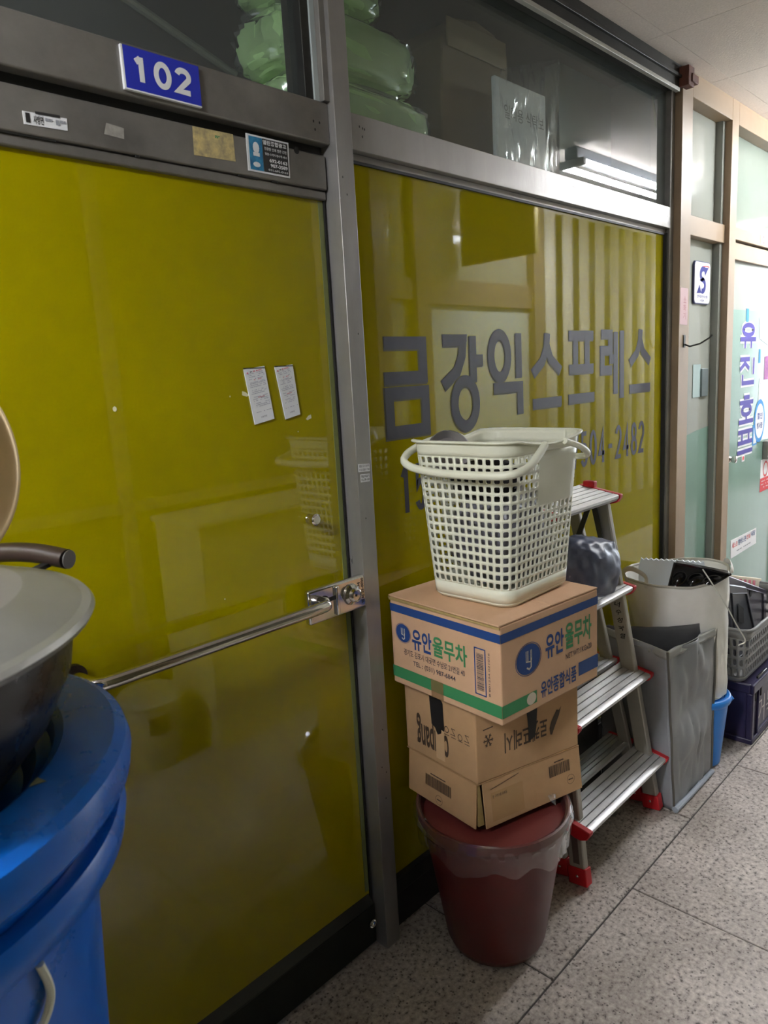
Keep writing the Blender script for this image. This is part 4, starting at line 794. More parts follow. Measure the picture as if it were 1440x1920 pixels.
def holed(P, ncol, nrow, hu=0.62, hv=0.62, solid_cell=lambda i, j: False, rnd_=0.35):
    # P(s, t) -> 3d ; cells with round-cornered holes
    mb = MB()
    for i in range(ncol):
        for j in range(nrow):
            s0, s1, t0, t1 = i/ncol, (i+1)/ncol, j/nrow, (j+1)/nrow
            if solid_cell(i, j):
                mb.add([P(s0, t0), P(s1, t0), P(s1, t1), P(s0, t1)], [(0, 1, 2, 3)]); continue
            sm, tm = (s0+s1)/2, (t0+t1)/2; a, b = (s1-s0)/2*hu, (t1-t0)/2*hv; c = 1-rnd_
            ring = [(-a*c, -b), (a*c, -b), (a, -b*c), (a, b*c), (a*c, b), (-a*c, b), (-a, b*c), (-a, -b*c)]
            vs = [P(s0, t0), P(s1, t0), P(s1, t1), P(s0, t1)]+[P(sm+x, tm+y) for x, y in ring]
            mb.add(vs, [(0, 1, 5, 4), (1, 6, 5), (1, 2, 7, 6), (2, 8, 7), (2, 3, 9, 8), (3, 10, 9), (3, 0, 11, 10), (0, 4, 11)])
    bm = bmesh.new(); me = bpy.data.meshes.new('tmp'); me.from_pydata(mb.v, [], mb.f); bm.from_mesh(me); bmesh.ops.remove_doubles(bm, verts=bm.verts, dist=1e-5)
    bmesh.ops.recalc_face_normals(bm, faces=bm.faces); bm.verts.index_update()
    o = MB(); o.v = [tuple(v.co) for v in bm.verts]; o.f = [tuple(v.index for v in f.verts) for f in bm.faces]; bm.free(); bpy.data.meshes.remove(me); return o
t = thing('laundry_basket', 'ivory perforated plastic laundry basket on the top carton', 'basket', (0.293, -0.19, 0.959))
BC = (0.2925, -0.1925); w0, dd0, w1_, dd1 = 0.272, 0.232, 0.335, 0.290
def wave(s):
    x, y = rr_pt(1, 1, 0.2, s); return -0.016*max(0, 1-(abs(x)/0.42)**2) if abs(y) > 0.3 else 0.0
def bas(s, z):
    f = (z-0.962)/(1.345-0.962); w = w0+(w1_-w0)*f; d = dd0+(dd1-dd0)*f; x, y = rr_pt(w, d, 0.035+0.02*f, s); return (BC[0]+x, BC[1]+y, z)
NC, NR = 54, 15; zb, zt = 1.002, 1.312
def shell(s, tt): return bas(s, zb+(zt-zb)*tt)
def sc(i, j):
    x, y, z = shell((i+.5)/NC, (j+.5)/NR); return abs(y-BC[1]) > 0.12 and 0.262 < x < 0.425 and j >= NR-6
build('basket_wall', holed(shell, NC, NR, 0.66, 0.64, sc), whitep, t, solid=0.0028, offs=0, angle=50)
build('base_band', MB().grid(lambda u, v: bas(u, 0.970+(zb-0.970)*v), 108, 2).grid(lambda u, v: (lambda p: (BC[0]+(p[0]-BC[0])*(0.94+0.06*v), BC[1]+(p[1]-BC[1])*(0.94+0.06*v), 0.960+0.010*v))(bas(u, 0.970)), 108, 2), whitep, t, solid=0.0028, offs=0)
build('basket_floor', MB().prism([(BC[0]+p[0], BC[1]+p[1], 0.9605) for p in rrect(w0*0.94, dd0*0.94, 0.03)], (0, 0, 0.003)), whitep, t, smooth=False)
build('top_band', MB().grid(lambda u, v: (lambda p: (p[0], p[1], zt+(1.345+wave(u)-zt)*v))(bas(u, zt+0.033*v)), 162, 3), whitep, t, solid=0.0028, offs=0)
rim = []
for i in range(162):
    x, y, z = bas(i/162, 1.345); q = Vector((x-BC[0], y-BC[1], 0)); n_ = Vector(rr_pt(w1_+.012, dd1+.012, 0.058, i/162)); rim.append((BC[0]+n_.x, BC[1]+n_.y, 1.345+wave(i/162)))
build('rim', MB().tube(rim, 0.0055, 8, closed=True, flat=0.62, up=(0, 0, 1)), whitep, t, angle=70)
def smooth_path(P, n=8):
    out = []; P = [Vector(p) for p in P]; Q = [2*P[0]-P[1]]+P+[2*P[-1]-P[-2]]
    for i in range(1, len(Q)-2):
        for j in range(n):
            u = j/n; a, b, c, d = Q[i-1:i+3]; out.append(0.5*((2*b)+(-a+c)*u+(2*a-5*b+4*c-d)*u*u+(-a+3*b-3*c+d)*u**3))
    return out+[P[-1]]
hd = smooth_path([(0.250, -0.352, 1.330), (0.215, -0.357, 1.312), (0.165, -0.362, 1.290), (0.118, -0.352, 1.280), (0.098, -0.30, 1.277), (0.094, -0.19, 1.277), (0.098, -0.10, 1.283), (0.110, -0.050, 1.296), (0.145, -0.030, 1.312), (0.20, -0.028, 1.328), (0.240, -0.034, 1.336)])
build('handle', MB().tube(hd, 0.0088, 10, flat=1.1, up=(0, 0, 1)).xf(Matrix.Identity(4)), whitep, t, angle=70)
hd = smooth_path([(0.335, -0.352, 1.330), (0.39, -0.360, 1.312), (0.445, -0.350, 1.290), (0.482, -0.31, 1.276), (0.490, -0.19, 1.270), (0.482, -0.07, 1.278), (0.43, -0.03, 1.30), (0.345, -0.034, 1.336)])
build('handle', MB().tube(hd, 0.0075, 10, up=(0, 0, 1)), whitep, t, angle=70)
# contents of the basket
plastic_grey = mat('grey_crumpled_plastic', (128, 126, 138), 0.3, var=0.2, vscale=14, bump=0.5, bscale=14)
tag(build('plastic_bag', lump(0.295, -0.19, 1.10, 0.112, 0.092, 0.115, 0.16, 2.6, 3, n=34, sq=0.72, flatb=0.966), plastic_grey), 'crumpled grey plastic bag filling the laundry basket', 'bag')
tag(build('patterned_cloth', lump(0.235, -0.20, 1.245, 0.075, 0.085, 0.045, 0.28, 3.2, 8, n=24), mat('black_cloth', (34, 28, 32), 0.8, var=0.3, vscale=40)), 'dark cloth on top of the grey bag inside the laundry basket', 'cloth')
k = MB().lathe([(0.0, -0.02), (0.04, -0.018), (0.052, -0.004), (0.056, 0.0), (0.053, 0.002), (0.04, -0.012), (0, -0.014)], n=48)
bx, bz = vec_on(842, 832, -0.095)
k.xf(Matrix.Translation((bx, -0.095, bz-0.018)) @ Matrix.Rotation(math.radians(-38), 4, 'Z') @ Matrix.Rotation(math.radians(62), 4, 'X'))
tag(build('metal_bowl', k, mat('grey_metal_bowl', (150, 146, 148), 0.3, 0.6)), 'grey metal bowl standing up at the back rim of the laundry basket', 'bowl')

# ---------------------------------------------------------------- step ladder
t = thing('step_ladder', 'aluminium step ladder with red end caps, half folded against the window', 'ladder', (0.80, -0.20, 0))
def rail(p0, p1, a, b, name='rail'):
    p0 = Vector(p0); p1 = Vector(p1); d = (p1-p0).normalized()
    o = build(name, MB().bar(p0+d*0.03, p1, a, b, (1, 0, 0)), alu2, t, bevel=0.004, seg=2)
    f = MB().bar(p0+d*0.006, p0+d*0.058, a+0.008, b+0.010, (1, 0, 0)); f.v = [(x, y, max(z, 0.0005)) for x, y, z in f.v]
    build('rubber_foot', f, redcap, t, bevel=0.003)
    q = p0+d*0.034; build('rivet', MB().lathe([(0, 0.002), (0.003, 0.0015), (0.0045, 0)], n=12).xf(Matrix.Translation((q.x-(a/2+.0042), q.y, q.z)) @ Matrix.Rotation(-PI/2, 4, 'Y')), chrome, t)
    return o
FR0, FR1 = (1.040, -0.266, 0), (0.958, -0.115, 1.085); FL0, FL1 = (0.546, -0.266, 0), (0.622, -0.115, 1.085)
RR0, RR1 = (1.052, -0.206, 0), (0.985, 0.006, 1.075); RL0, RL1 = (0.553, -0.206, 0), (0.595, 0.006, 1.075)
rail(FR0, FR1, 0.024, 0.050); rail(FL0, FL1, 0.024, 0.050); rail(RR0, RR1, 0.020, 0.040); rail(RL0, RL1, 0.020, 0.040)
def ladx(z, side): return (0.546+0.076*z/1.085) if side < 0 else (1.040-0.082*z/1.085)
def tread(x0, x1, yf, zf, depth, rise, n=5, capw=0.021, name='tread', tm=alu):
    d = Vector((0, depth, rise)); e = d.normalized(); up = Vector((0, -e.z, e.y)); L = d.length
    P = [(0.004, -0.016), (0.0, -0.010), (0.0015, -0.002), (0.006, 0.0)]
    for i in range(1, n): u = L*i/n; P += [(u-0.0018, 0), (u-0.0010, -0.0035), (u+0.0010, -0.0035), (u+0.0018, 0)]
    P += [(L, 0), (L, -0.018), (L-0.003, -0.018), (L-0.003, -0.006), (0.006, -0.006), (0.006, -0.020)]
    q = lambda a, b, x: Vector((x, yf, zf))+e*a+up*b
    build(name, MB().prism([q(a, b, x0+capw) for a, b in P], (x1-x0-2*capw, 0, 0)), tm, t, angle=25)
    Cc = [(-0.002, 0.0015), (L+0.003, 0.0015), (L+0.003, -0.020), (L*0.75, -0.030), (L*0.40, -0.040), (L*0.20, -0.038), (0.004, -0.026), (-0.003, -0.010)]
    for x in (x0, x1-capw): build('end_cap', MB().prism([q(a, b, x) for a, b in Cc], (capw, 0, 0)), redcap, t, bevel=0.003)
    k = MB()
    for i in range(1, n): u = L*i/n; k.prism([q(u-.0009, -0.0034, x0+capw), q(u+.0009, -0.0034, x0+capw), q(u+.0009, -0.0030, x0+capw), q(u-.0009, -0.0030, x0+capw)], (x1-x0-2*capw, 0, 0))
    build('tread_groove', k, mat('groove_dark', (70, 70, 72), 0.7), t, smooth=False)  # dark strips along the bottoms of the tread grooves
tread(0.520, 1.062, -0.308, 0.196, 0.106, 0.020); tread(0.545, 1.040, -0.262, 0.492, 0.106, 0.020); tread(0.572, 1.014, -0.212, 0.788, 0.104, 0.020)
tread(0.590, 0.988, -0.176, 1.091, 0.140, 0.024, n=6)
tread(0.530, 1.066, -0.180, 0.218, 0.085, 0.002, n=5, capw=0.014, name='rear_tread'); tread(0.560, 1.045, -0.140, 0.515, 0.085, 0.002, n=5, capw=0.014, name='rear_tread'); tread(0.58, 1.02, -0.088, 0.81, 0.085, 0.002, n=5, capw=0.014, name='rear_tread')
build('back_cap', MB().box(0.972, 0.996, -0.085, -0.045, 1.105, 1.128).xf(Matrix.Identity(4)), redcap, t, bevel=0.004)
for sx in (0.945, 0.635):
    build('spreader_bar', MB().bar((sx, -0.092, 1.085), (sx, -0.128, 0.93), 0.004, 0.018, (1, 0, 0)), mat('dark_aluminium', (96, 96, 98), 0.4, 0.5), t, bevel=0.001)
    build('spreader_bar', MB().bar((sx+.006, -0.092, 1.085), (sx+.006, -0.030, 0.92), 0.004, 0.018, (1, 0, 0)), mat('dark_aluminium', (96, 96, 98), 0.4, 0.5), t, bevel=0.001)
k = MB()
for i, ch in enumerate('더수정국철'):
    z = 0.728-0.027*i; x = 1.040-0.082*z/1.085-0.0126; yc = -0.266+0.151*z/1.085
    put(k, ch, (x, yc+0.009, z-0.009), (0, -1, 0), (0, -0.12, 1), 0.0, 0.0, 0.019, 0.021, 0.02)
build('handwriting', k, k_, t, smooth=False)
k = MB()
for z in (0.16, 0.205):
    k.lathe([(0, 0.0015), (0.003, 0.001), (0.004, 0)], n=10).v
build('rail_channel', MB().bar((ladx(0.07, -1)-0.0125, -0.257, 0.07), (ladx(0.9, -1)-0.0125, -0.1405, 0.9), 0.001, 0.020, (1, 0, 0)), mat('rail_channel_dark', (112, 100, 96), 0.5, 0.4), t, smooth=False)
tag(build('wrapped_bundle', lump(0.745, -0.165, 0.905, 0.122, 0.092, 0.098, 0.14, 1.8, 5, n=40, sq=0.8, flatb=0.812).xf(Matrix.Translation((0.745, -0.165, 0.905)) @ Matrix.Rotation(math.radians(9), 4, 'Y') @ Matrix.Translation((-0.745, 0.165, -0.905))),
    mat('slate_blue_wrapped_cloth', (104, 114, 146), 0.38, var=0.25, vscale=5, bump=0.35, bscale=7, col2=(66, 72, 96))), 'slate-blue bundle in clear plastic resting on the third ladder step', 'bundle')
tag(build('grey_tube_stub', MB().lathe([(0, 0.0), (0.024, 0.0), (0.026, 0.01), (0.024, 0.09), (0, 0.09)], 0.93, -0.165, 24), mat('dull_grey_stub', (96, 92, 88), 0.6)), 'small dull grey cylinder in the shadow under the ladder', 'cylinder')

# ---------------------------------------------------------------- bags behind and beside the ladder
def panel(a0_, b0_, a1_, b1_, amp=0.006, sc_=6, nu=24, nv=32, seed=0, push=None):
    a0_, b0_, a1_, b1_ = map(Vector, (a0_, b0_, a1_, b1_)); n_ = (b0_-a0_).cross(Vector((0, 0, 1))).normalized()
    def f(u, v):
        p = (a0_*(1-u)+b0_*u)*(1-v)+(a1_*(1-u)+b1_*u)*v; e = min(u, 1-u)*4; e = min(1, e)
        d = amp*e*(noise.noise(Vector((u*sc_, v*sc_*1.3, seed)))*1.4+0.8*abs(noise.noise(Vector((u*sc_*1.5+v*4, v*sc_-u*5, seed+3)))))
        if push: d += push(u, v)
        return p+n_*d
    return MB().grid(f, nu, nv)
t = thing('shopping_bag', 'tall open grey woven bag beside the ladder', 'bag', (1.2, -0.2, 0))
A0, B0, C0_, = (1.062, -0.326, 0.003), (1.385, -0.330, 0.003), (1.10, -0.045, 0.003); A1, B1, C1 = (1.048, -0.302, 0.570), (1.385, -0.334, 0.560), (1.085, -0.045, 0.600)
build('front_panel', panel(A0, B0, A1, B1, 0.016, 3.2, 34, 44, 1), greybag, t, solid=0.002)
build('side_panel', panel(C0_, A0, C1, A1, 0.010, 3, 24, 40, 2), mat('grey_woven_side', (150, 152, 158), 0.4, var=0.08, vscale=7, bump=0.25, bscale=9), t, solid=0.002)
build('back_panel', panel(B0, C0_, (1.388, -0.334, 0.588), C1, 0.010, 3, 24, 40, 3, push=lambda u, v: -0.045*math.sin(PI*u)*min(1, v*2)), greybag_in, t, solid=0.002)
seam = mat('dark_seam', (92, 88, 82), 0.6)
build('seam', MB().tube([Vector(A0)*(1-i/16)+Vector(A1)*(i/16)+Vector((0.003*math.sin(i*1.1), -0.002, 0)) for i in range(17)], 0.0038, 8), seam, t)
build('seam', MB().tube([Vector(B0)*(1-i/16)+Vector((1.388, -0.334, 0.588))*(i/16)+Vector((0.004*math.sin(i*.8), -0.001, 0)) for i in range(17)], 0.0042, 8), seam, t)
build('top_hem', panel((A1[0], A1[1]-.003, A1[2]-.028), (B1[0], B1[1]-.003, B1[2]-.028), (A1[0], A1[1]-.003, A1[2]+.002), (B1[0], B1[1]-.003, B1[2]+.002), 0.006, 3.2, 24, 3, 1), mat('pale_hem', (158, 158, 156), 0.45), t, solid=0.002)
build('top_hem', panel((C1[0]-.003, C1[1], C1[2]-.028), (A1[0]-.003, A1[1], A1[2]-.028), (C1[0]-.003, C1[1], C1[2]+.002), (A1[0]-.003, A1[1], A1[2]+.002), 0.003, 3, 12, 3, 1), mat('pale_hem', (158, 158, 156), 0.45), t, solid=0.002)
build('bottom_fold', MB().tube([(1.058, -0.333, 0.0115), (1.16, -0.336, 0.010), (1.27, -0.337, 0.011), (1.38, -0.338, 0.010)], [0.011, 0.009, 0.009, 0.008], 10), mat('pale_fold', (150, 158, 170), 0.45, bump=0.2, bscale=20), t)
t = thing('tote_bag', 'charcoal bag with a line-drawn bottle standing behind the ladder', 'bag', (0.9, -0.06, 0))
k = MB(); k.add([], [])
build('bag_body', MB().grid(lambda u, v: (lambda p: (0.84+p[0]*(1-0.06*v)+0.005*noise.noise(Vector((u*9, v*4, 2))), -0.030+p[1]*(1-0.35*v)+0.003*noise.noise(Vector((u*9, v*5, 7))), 0.003+0.43*v))(rr_pt(0.42, 0.10, 0.02, u)), 90, 20), darkbag, t, solid=0.002)
build('bag_bottom', MB().prism([(0.84+p[0], -0.030+p[1], 0.002) for p in rrect(0.41, 0.09, 0.02)], (0, 0, 0.003)), darkbag, t, smooth=False)
k = MB(); O = (0.985, -0.0845, 0.17); R = (1, 0, 0)
line(k, O, R, U3, [(0, 0), (0, .07), (.012, .09), (.012, .105), (.036, .105), (.036, .09), (.048, .07), (.048, 0), (0, 0)], 0.0022); line(k, O, R, U3, [(0, .045), (.048, .045)], 0.0022); line(k, O, R, U3, [(0, .012), (.048, .012)], 0.0022)
line(k, (0.86, -0.0845, 0.17), R, U3, [(0, 0), (0, .06), (.03, .10), (.06, .06), (.06, 0), (0, 0)], 0.0022)
build('line_drawing', k, mat('black_print_line', (16, 16, 18), 0.5), t, smooth=False)

# small blue bin with the fabric bag on its lid
cx, cy = 1.454, -0.252
t = thing('blue_lidded_bin', 'small bright blue bin with a lid, under the off-white fabric bag', 'bin', (cx, cy, 0))
build('bin_body', MB().lathe([(0, 0.003), (0.074, 0.001), (0.082, 0.006), (0.106, 0.258), (0, 0.258)], cx, cy, 56), bluep2, t)
build('lid', MB().lathe([(0.108, 0.244), (0.1135, 0.250), (0.1155, 0.262), (0.112, 0.272), (0.104, 0.275), (0.094, 0.270), (0.090, 0.262), (0.070, 0.270), (0, 0.273)], cx, cy, 56), bluep2, t, angle=60)
build('lid_tab', MB().prism([(cx+0.062, cy-0.098, 0.246), (cx+0.086, cy-0.08, 0.246), (cx+0.080, cy-0.074, 0.226), (cx+0.066, cy-0.084, 0.226)], (0.008, -0.010, 0)), bluep2, t, bevel=0.002)
t = thing('fabric_bag', 'off-white round fabric bag full of trays, standing on the small blue bin', 'bag', (1.45, -0.25, 0.275))
secs = [(z_, 1.500-0.375*q_, -0.337+0.93*q_, q_) for z_, q_ in ((0.276, 0.088), (0.29, 0.096), (0.40, 0.104), (0.45, 0.116), (0.490, 0.152), (0.525, 0.170), (0.64, 0.176), (0.722, 0.182))]
def fab(u, v):
    x = v*(len(secs)-1); i = min(int(x), len(secs)-2); f = x-i; z, a, b, r = [secs[i][q]*(1-f)+secs[i+1][q]*f for q in range(4)]
    w = 2*PI*u; d = 0.006*noise.noise(Vector((math.cos(w)*2.2, math.sin(w)*2.2, z*7)))+0.004*noise.noise(Vector((math.cos(w)*6, math.sin(w)*6, z*16)))
    lean = 0.028*max(0, math.cos(w+0.9))*v**3
    return (a+(r+d)*math.cos(w), b+(r+d)*math.sin(w), z+lean)
build('bag_body', MB().grid(fab, 96, 56), fabric, t, solid=0.0015)
build('bag_bottom', MB().prism([(1.446+0.086*math.cos(a*PI/16), -0.254+0.086*math.sin(a*PI/16), 0.2755) for a in range(32)], (0, 0, 0.002)), fabric, t)
build('rim_binding', MB().tube([fab(i/72, 1.0) for i in range(72)], 0.0048, 8, closed=True, up=(0, 0, 1)), mat('rim_binding', (188, 184, 176), 0.7), t)
p = fab(0.40, 0.985); q = fab(0.30, 0.985)
p_, q_ = Vector(fab(0.39, 0.99)), Vector(fab(0.47, 0.99))
hp = smooth_path([p_+Vector((0, 0, -0.01)), p_+Vector((-0.012, 0.01, 0.03)), (p_+q_)/2+Vector((-0.014, 0.012, 0.052)), q_+Vector((-0.004, 0.0, 0.032)), q_+Vector((0, 0, -0.01))])
build('strap_handle', MB().tube(hp, 0.009, 8, flat=0.22, up=(-1, 0.4, 0)), mat('white_webbing', (222, 220, 216), 0.7), t)
p_, q_ = Vector(fab(0.78, 0.985)), Vector(fab(0.885, 0.985))
hp = smooth_path([p_+Vector((0, -0.003, -0.004)), p_+Vector((0.01, -0.01, 0.016)), (p_+q_)/2+Vector((0.012, -0.014, 0.026)), q_+Vector((0.006, -0.006, 0.012)), q_+Vector((0.004, 0, -0.03))])
build('strap_handle', MB().tube(hp, 0.012, 8, flat=0.22, up=(0.3, -1, 0.4)), mat('white_webbing', (222, 220, 216), 0.7), t)
# contents: foam sheet, black tray, wire
k = MB(); a, b = Vector((1.305, -0.085, 0.668)), Vector((1.375, -0.30, 0.668)); n = 26
top = [a*(1-i/n)+b*(i/n)+Vector((0.0, 0, 0.125-(0.03 if i in (0, n) else 0)+(0.006 if i % 2 else 0))) for i in range(n+1)]
k.prism([a]+top+[b], (0.012, 0.006, 0)); t = tag(build('foam_sheet', k, mat('white_foam', (226, 234, 240), 0.6), bevel=0.0), 'white saw-toothed foam sheet sticking out at the back of the fabric bag', 'sheet')
t = thing('black_tray', 'black glossy moulded tray slanting out of the fabric bag', 'tray', (1.30, -0.30, 0.69))
P0, P1, P2, P3 = [CP+(Vector(q)-CP)*1.035 for q in ((1.205, -0.235, 0.725), (1.250, -0.366, 0.756), (1.213, -0.254, 0.825), (1.213, -0.435, 0.812))]
def tr(u, v):
    p = (P0*(1-u)+P1*u)*(1-v)+(P2*(1-u)+P3*u)*v; d = 0.0
    for c in (0.17, 0.5, 0.83):
        r2 = math.hypot((u-c)*3.2, (v-0.45)*1.6)
        if r2 < 0.5: d = 0.016*math.cos(r2/0.5*PI/2)
    return p+Vector((0.9, 0.35, 0))*d
build('tray_sheet', MB().grid(tr, 48, 22), blackp, t, solid=0.0015)
build('tray_rim', MB().tube([tr(0, 0), tr(0, 1), tr(0.25, 1), tr(0.5, 1), tr(0.75, 1), tr(1, 1), tr(1, 0)], 0.004, 6), blackp, t)
build('tray_lip', MB().prism([tr(0.03, 1), tr(0.97, 1), tr(0.97, 1)+Vector((0.018, 0.007, 0.004)), tr(0.03, 1)+Vector((0.018, 0.007, 0.004))], (0, 0, 0.002)), blackp, t, bevel=0.001)
tag(build('wire_tie', MB().tube(smooth_path([(1.206, -0.350, 0.818), (1.255, -0.405, 0.700), (1.345, -0.415, 0.600), (1.395, -0.430, 0.530), (1.375, -0.415, 0.515)], 6), 0.0022, 6), mat('white_wire', (214, 212, 206), 0.5)), 'thin white wire hanging over the side of the fabric bag', 'wire')

# crate, grey basket and lids
t = thing('crate', 'dark purple plastic crate with hand-painted white lettering', 'crate', (1.95, -0.2, 0))
cx0, cx1, cy0, cy1, cz = 1.668, 2.36, -0.384, -0.03, 0.250
build('crate_body', MB().box(cx0+.012, cx1-.012, cy0+.012, cy1-.012, 0.004, 0.235), purple, t, bevel=0.006)
build('crate_rim', MB().box(cx0, cx1, cy0, cy0+.014, 0.212, cz).box(cx0, cx1, cy1-.014, cy1, 0.212, cz).box(cx0, cx0+.014, cy0+.014, cy1-.014, 0.212, cz).box(cx1-.014, cx1, cy0+.014, cy1-.014, 0.212, cz), purple, t, bevel=0.004)
for (x, y) in ((cx0+.004, cy0+.004), (cx1-.03, cy0+.004), (cx0+.004, cy1-.03)): build('corner_post', MB().box(x, x+.026, y, y+.026, 0.004, 0.212), purple, t, bevel=0.006)
build('foot_rim', MB().box(cx0+.002, cx1-.002, cy0+.002, cy1-.002, 0.0, 0.022), purple, t, bevel=0.004)
build('front_frame', MB().box(cx0+.075, cx0+.083, cy0+.004, cy0+.014, 0.02, 0.212).box(cx0+.083, cx1-.03, cy0+.004, cy0+.014, 0.02, 0.03), purple, t, bevel=0.002)
build('hand_slot', MB().box(cx0+.05, cx0+.065, cy0+.009, cy0+.014, 0.165, 0.205).box(cx0+.115, cx0+.13, cy0+.009, cy0+.014, 0.165, 0.205), k_, t, bevel=0.002)
k = MB(); put(k, '거북', (cx0+.085, cy0+.0085, 0.045), (1, 0, 0), (0, 0, 1), 0, 0, 0.19, 0.115, -0.01); build('painted_lettering', k, mat('chalky_white', (196, 190, 190), 0.7), t, smooth=False)
t = thing('plastic_basket', 'grey slotted plastic basket on the purple crate', 'basket', (1.96, -0.2, cz))
def gb(s, z):
    f = (z-0.2525)/(0.478-0.2525); x, y = rr_pt(0.60+0.07*f, 0.235+0.06*f, 0.03, s); return (1.965+x, -0.222+y, z)
build('basket_wall', holed(lambda s, v: gb(s, 0.272+0.168*v), 76, 4, 0.55, 0.70, lambda i, j: False, 0.45), greyp, t, solid=0.003, offs=0, angle=50)
build('lower_band', MB().grid(lambda u, v: gb(u, 0.2535+0.0185*v), 96, 2), greyp, t, solid=0.003, offs=0)
build('upper_band', MB().grid(lambda u, v: gb(u, 0.440+0.036*v), 96, 2), greyp, t, solid=0.003, offs=0)
build('basket_floor', MB().prism([(1.965+p[0], -0.222+p[1], 0.2525) for p in rrect(0.59, 0.225, 0.03)], (0, 0, 0.003)), greyp, t, smooth=False)
rimp = [(lambda x, y: (1.965+x, -0.222+y, 0.478))(*rr_pt(0.682, 0.307, 0.036, i/96)) for i in range(96)]
build('rim', MB().tube(rimp, 0.0065, 8, closed=True, up=(0, 0, 1)), greyp, t, angle=70)
def plate_thing(name, label, P, mat_, extra=None, th=(0.012, 0.016, 0)):
    t = thing(name, label, 'lid', tuple((Vector(P[0])+Vector(P[1]))/2)); build('lid_panel', MB().prism(P, th), mat_, t, bevel=0.004)
    a, b, c, d = [Vector(p) for p in P]; q = lambda u, v: (a*(1-u)+b*u)*(1-v)+(d*(1-u)+c*u)*v-Vector((0.0015, 0.003, 0))
    build('raised_border', MB().tube([q(.1, .08), q(.9, .08), q(.88, .9), q(.14, .9)], 0.0028, 8, closed=True), mat_, t)
    return t, q
t, q = plate_thing('container_lid', 'dark grey rectangular container lid leaning in the grey basket', [(1.69, -0.300, 0.300), (2.00, -0.300, 0.300), (1.862, -0.282, 0.580), (1.645, -0.282, 0.645)], charp)
k = MB(); k.prism([q(.30, .52), q(.52, .47), q(.60, .68), q(.38, .76)], (0, -.001, 0)); build('dark_patch', k, k_, t, smooth=False)
t, q = plate_thing('container_lid', 'large charcoal tray lid leaning behind the grey lid in the basket', [(1.78, -0.250, 0.31), (2.25, -0.250, 0.270), (2.285, -0.238, 0.452), (1.77, -0.238, 0.645)], mat('charcoal_plastic_dark', (70, 66, 78), 0.28, var=0.08, vscale=12))
k = MB(); oval(k, q(.55, .85), (1, 0, 0), (0, 0, 1), 0, 0, .014, .017, 16); build('hole_mark', k, k_, t, smooth=False)
tag(build('patterned_carton', MB().hexa([(1.90, -0.20, 0.262), (2.25, -0.20, 0.262), (2.25, -0.17, 0.262), (1.90, -0.17, 0.262), (1.93, -0.20, 0.602), (2.33, -0.20, 0.490), (2.33, -0.17, 0.490), (1.93, -0.17, 0.602)]), mat('cream_carton', (226, 214, 194), 0.6), bevel=0.002), 'cream printed carton at the back of the grey basket', 'box')
o = bpy.data.objects['patterned_carton']; k = MB()
for i in range(5): rect(k, (1.965+.06*i, -0.2012, 0.552-0.0168*i), (1, 0, -.28), (0, 0, 1), 0, 0, 0.034, 0.028)
build('printed_block', k, slip_red, o, smooth=False)
for i, (x, y, a, lab) in enumerate([(1.79, -0.368, 0.10, 'black plastic plate wedged between crate rim and basket, nearer piece'), (1.93, -0.370, 0.16, 'black plastic plate wedged between crate rim and basket, farther piece')]):
    tag(build('flat_black_plate', MB().box(x-.05, x+.055, y-.008, y-.0, 0.2515, 0.262), blackp, bevel=0.002), lab, 'plate', 'black plates on the crate')

# ---------------------------------------------------------------- big blue bin, pot and lids in the left foreground
cx, cy = -1.134, -0.342
t = thing('large_blue_bin', 'large blue lidded bin carrying the black cooking pot', 'bin', (cx, cy, 0))
build('bin_body', MB().lathe([(0, 0.003), (0.212, 0.003), (0.222, 0.02), (0.278, 1.010), (0.280, 1.018), (0.300, 1.020), (0.312, 1.028), (0.316, 1.050), (0.311, 1.062), (0.296, 1.064), (0.290, 1.06), (0.288, 1.10)], cx, cy, 120), bluep, t, angle=50)
build('bin_lid', MB().lathe([(0.300, 1.086), (0.316, 1.088), (0.326, 1.100), (0.329, 1.118), (0.325, 1.134), (0.314, 1.141), (0.285, 1.144), (0.262, 1.142), (0.252, 1.135), (0.246, 1.118), (0.238, 1.112), (0.230, 1.110), (0.222, 1.098), (0.214, 1.088), (0, 1.084)], cx, cy, 120), bluep, t, angle=24)
build('lid_dirt', MB().prism([(cx+.262*math.cos(a)*1.0, cy+.262*math.sin(a), 1.1427) for a in (-0.88, -0.85, -0.82)]+[(cx+.275*math.cos(-0.85), cy+.275*math.sin(-0.85), 1.1432)], (0, 0, 0.0006)), mat('dirt', (120, 120, 90), 0.8), t, smooth=False)
def onb(px, py, r=0.280):
    d = r_*((px-720)/1364.642)-u_*((py-960)/1364.642)+fw; dx, dy = CP.x-cx, CP.y-cy
    A = d.x**2+d.y**2; B = 2*(dx*d.x+dy*d.y); Cc = dx*dx+dy*dy-r*r; q = B*B-4*A*Cc
    return CP+d*((-B-math.sqrt(max(q, 0)))/(2*A))
build('rope_end', MB().tube(smooth_path([onb(74, 1808), onb(90, 1840), onb(95, 1865), onb(90, 1895), onb(78, 1925), onb(60, 1960)], 6), [0.0035]*3+[0.0042]*100 if False else 0.0040, 10), mat('ivory_rope', (206, 206, 190), 0.6), t)
cx, cy = -1.131, -0.340
t = thing('cooking_pot', 'wide black enamel pot standing on the large blue bin', 'pot', (cx, cy, 1.086))
build('pot_body', MB().lathe([(0, 1.0865), (0.150, 1.0865), (0.172, 1.092), (0.215, 1.122), (0.252, 1.165), (0.277, 1.215), (0.286, 1.262), (0.286, 1.268), (0.281, 1.268), (0.272, 1.215), (0.16, 1.095), (0, 1.094)], cx, cy, 96), potblack, t, angle=60)
hp = [(-0.772, -0.212, 1.278), (-0.842, -0.070, 1.278)]
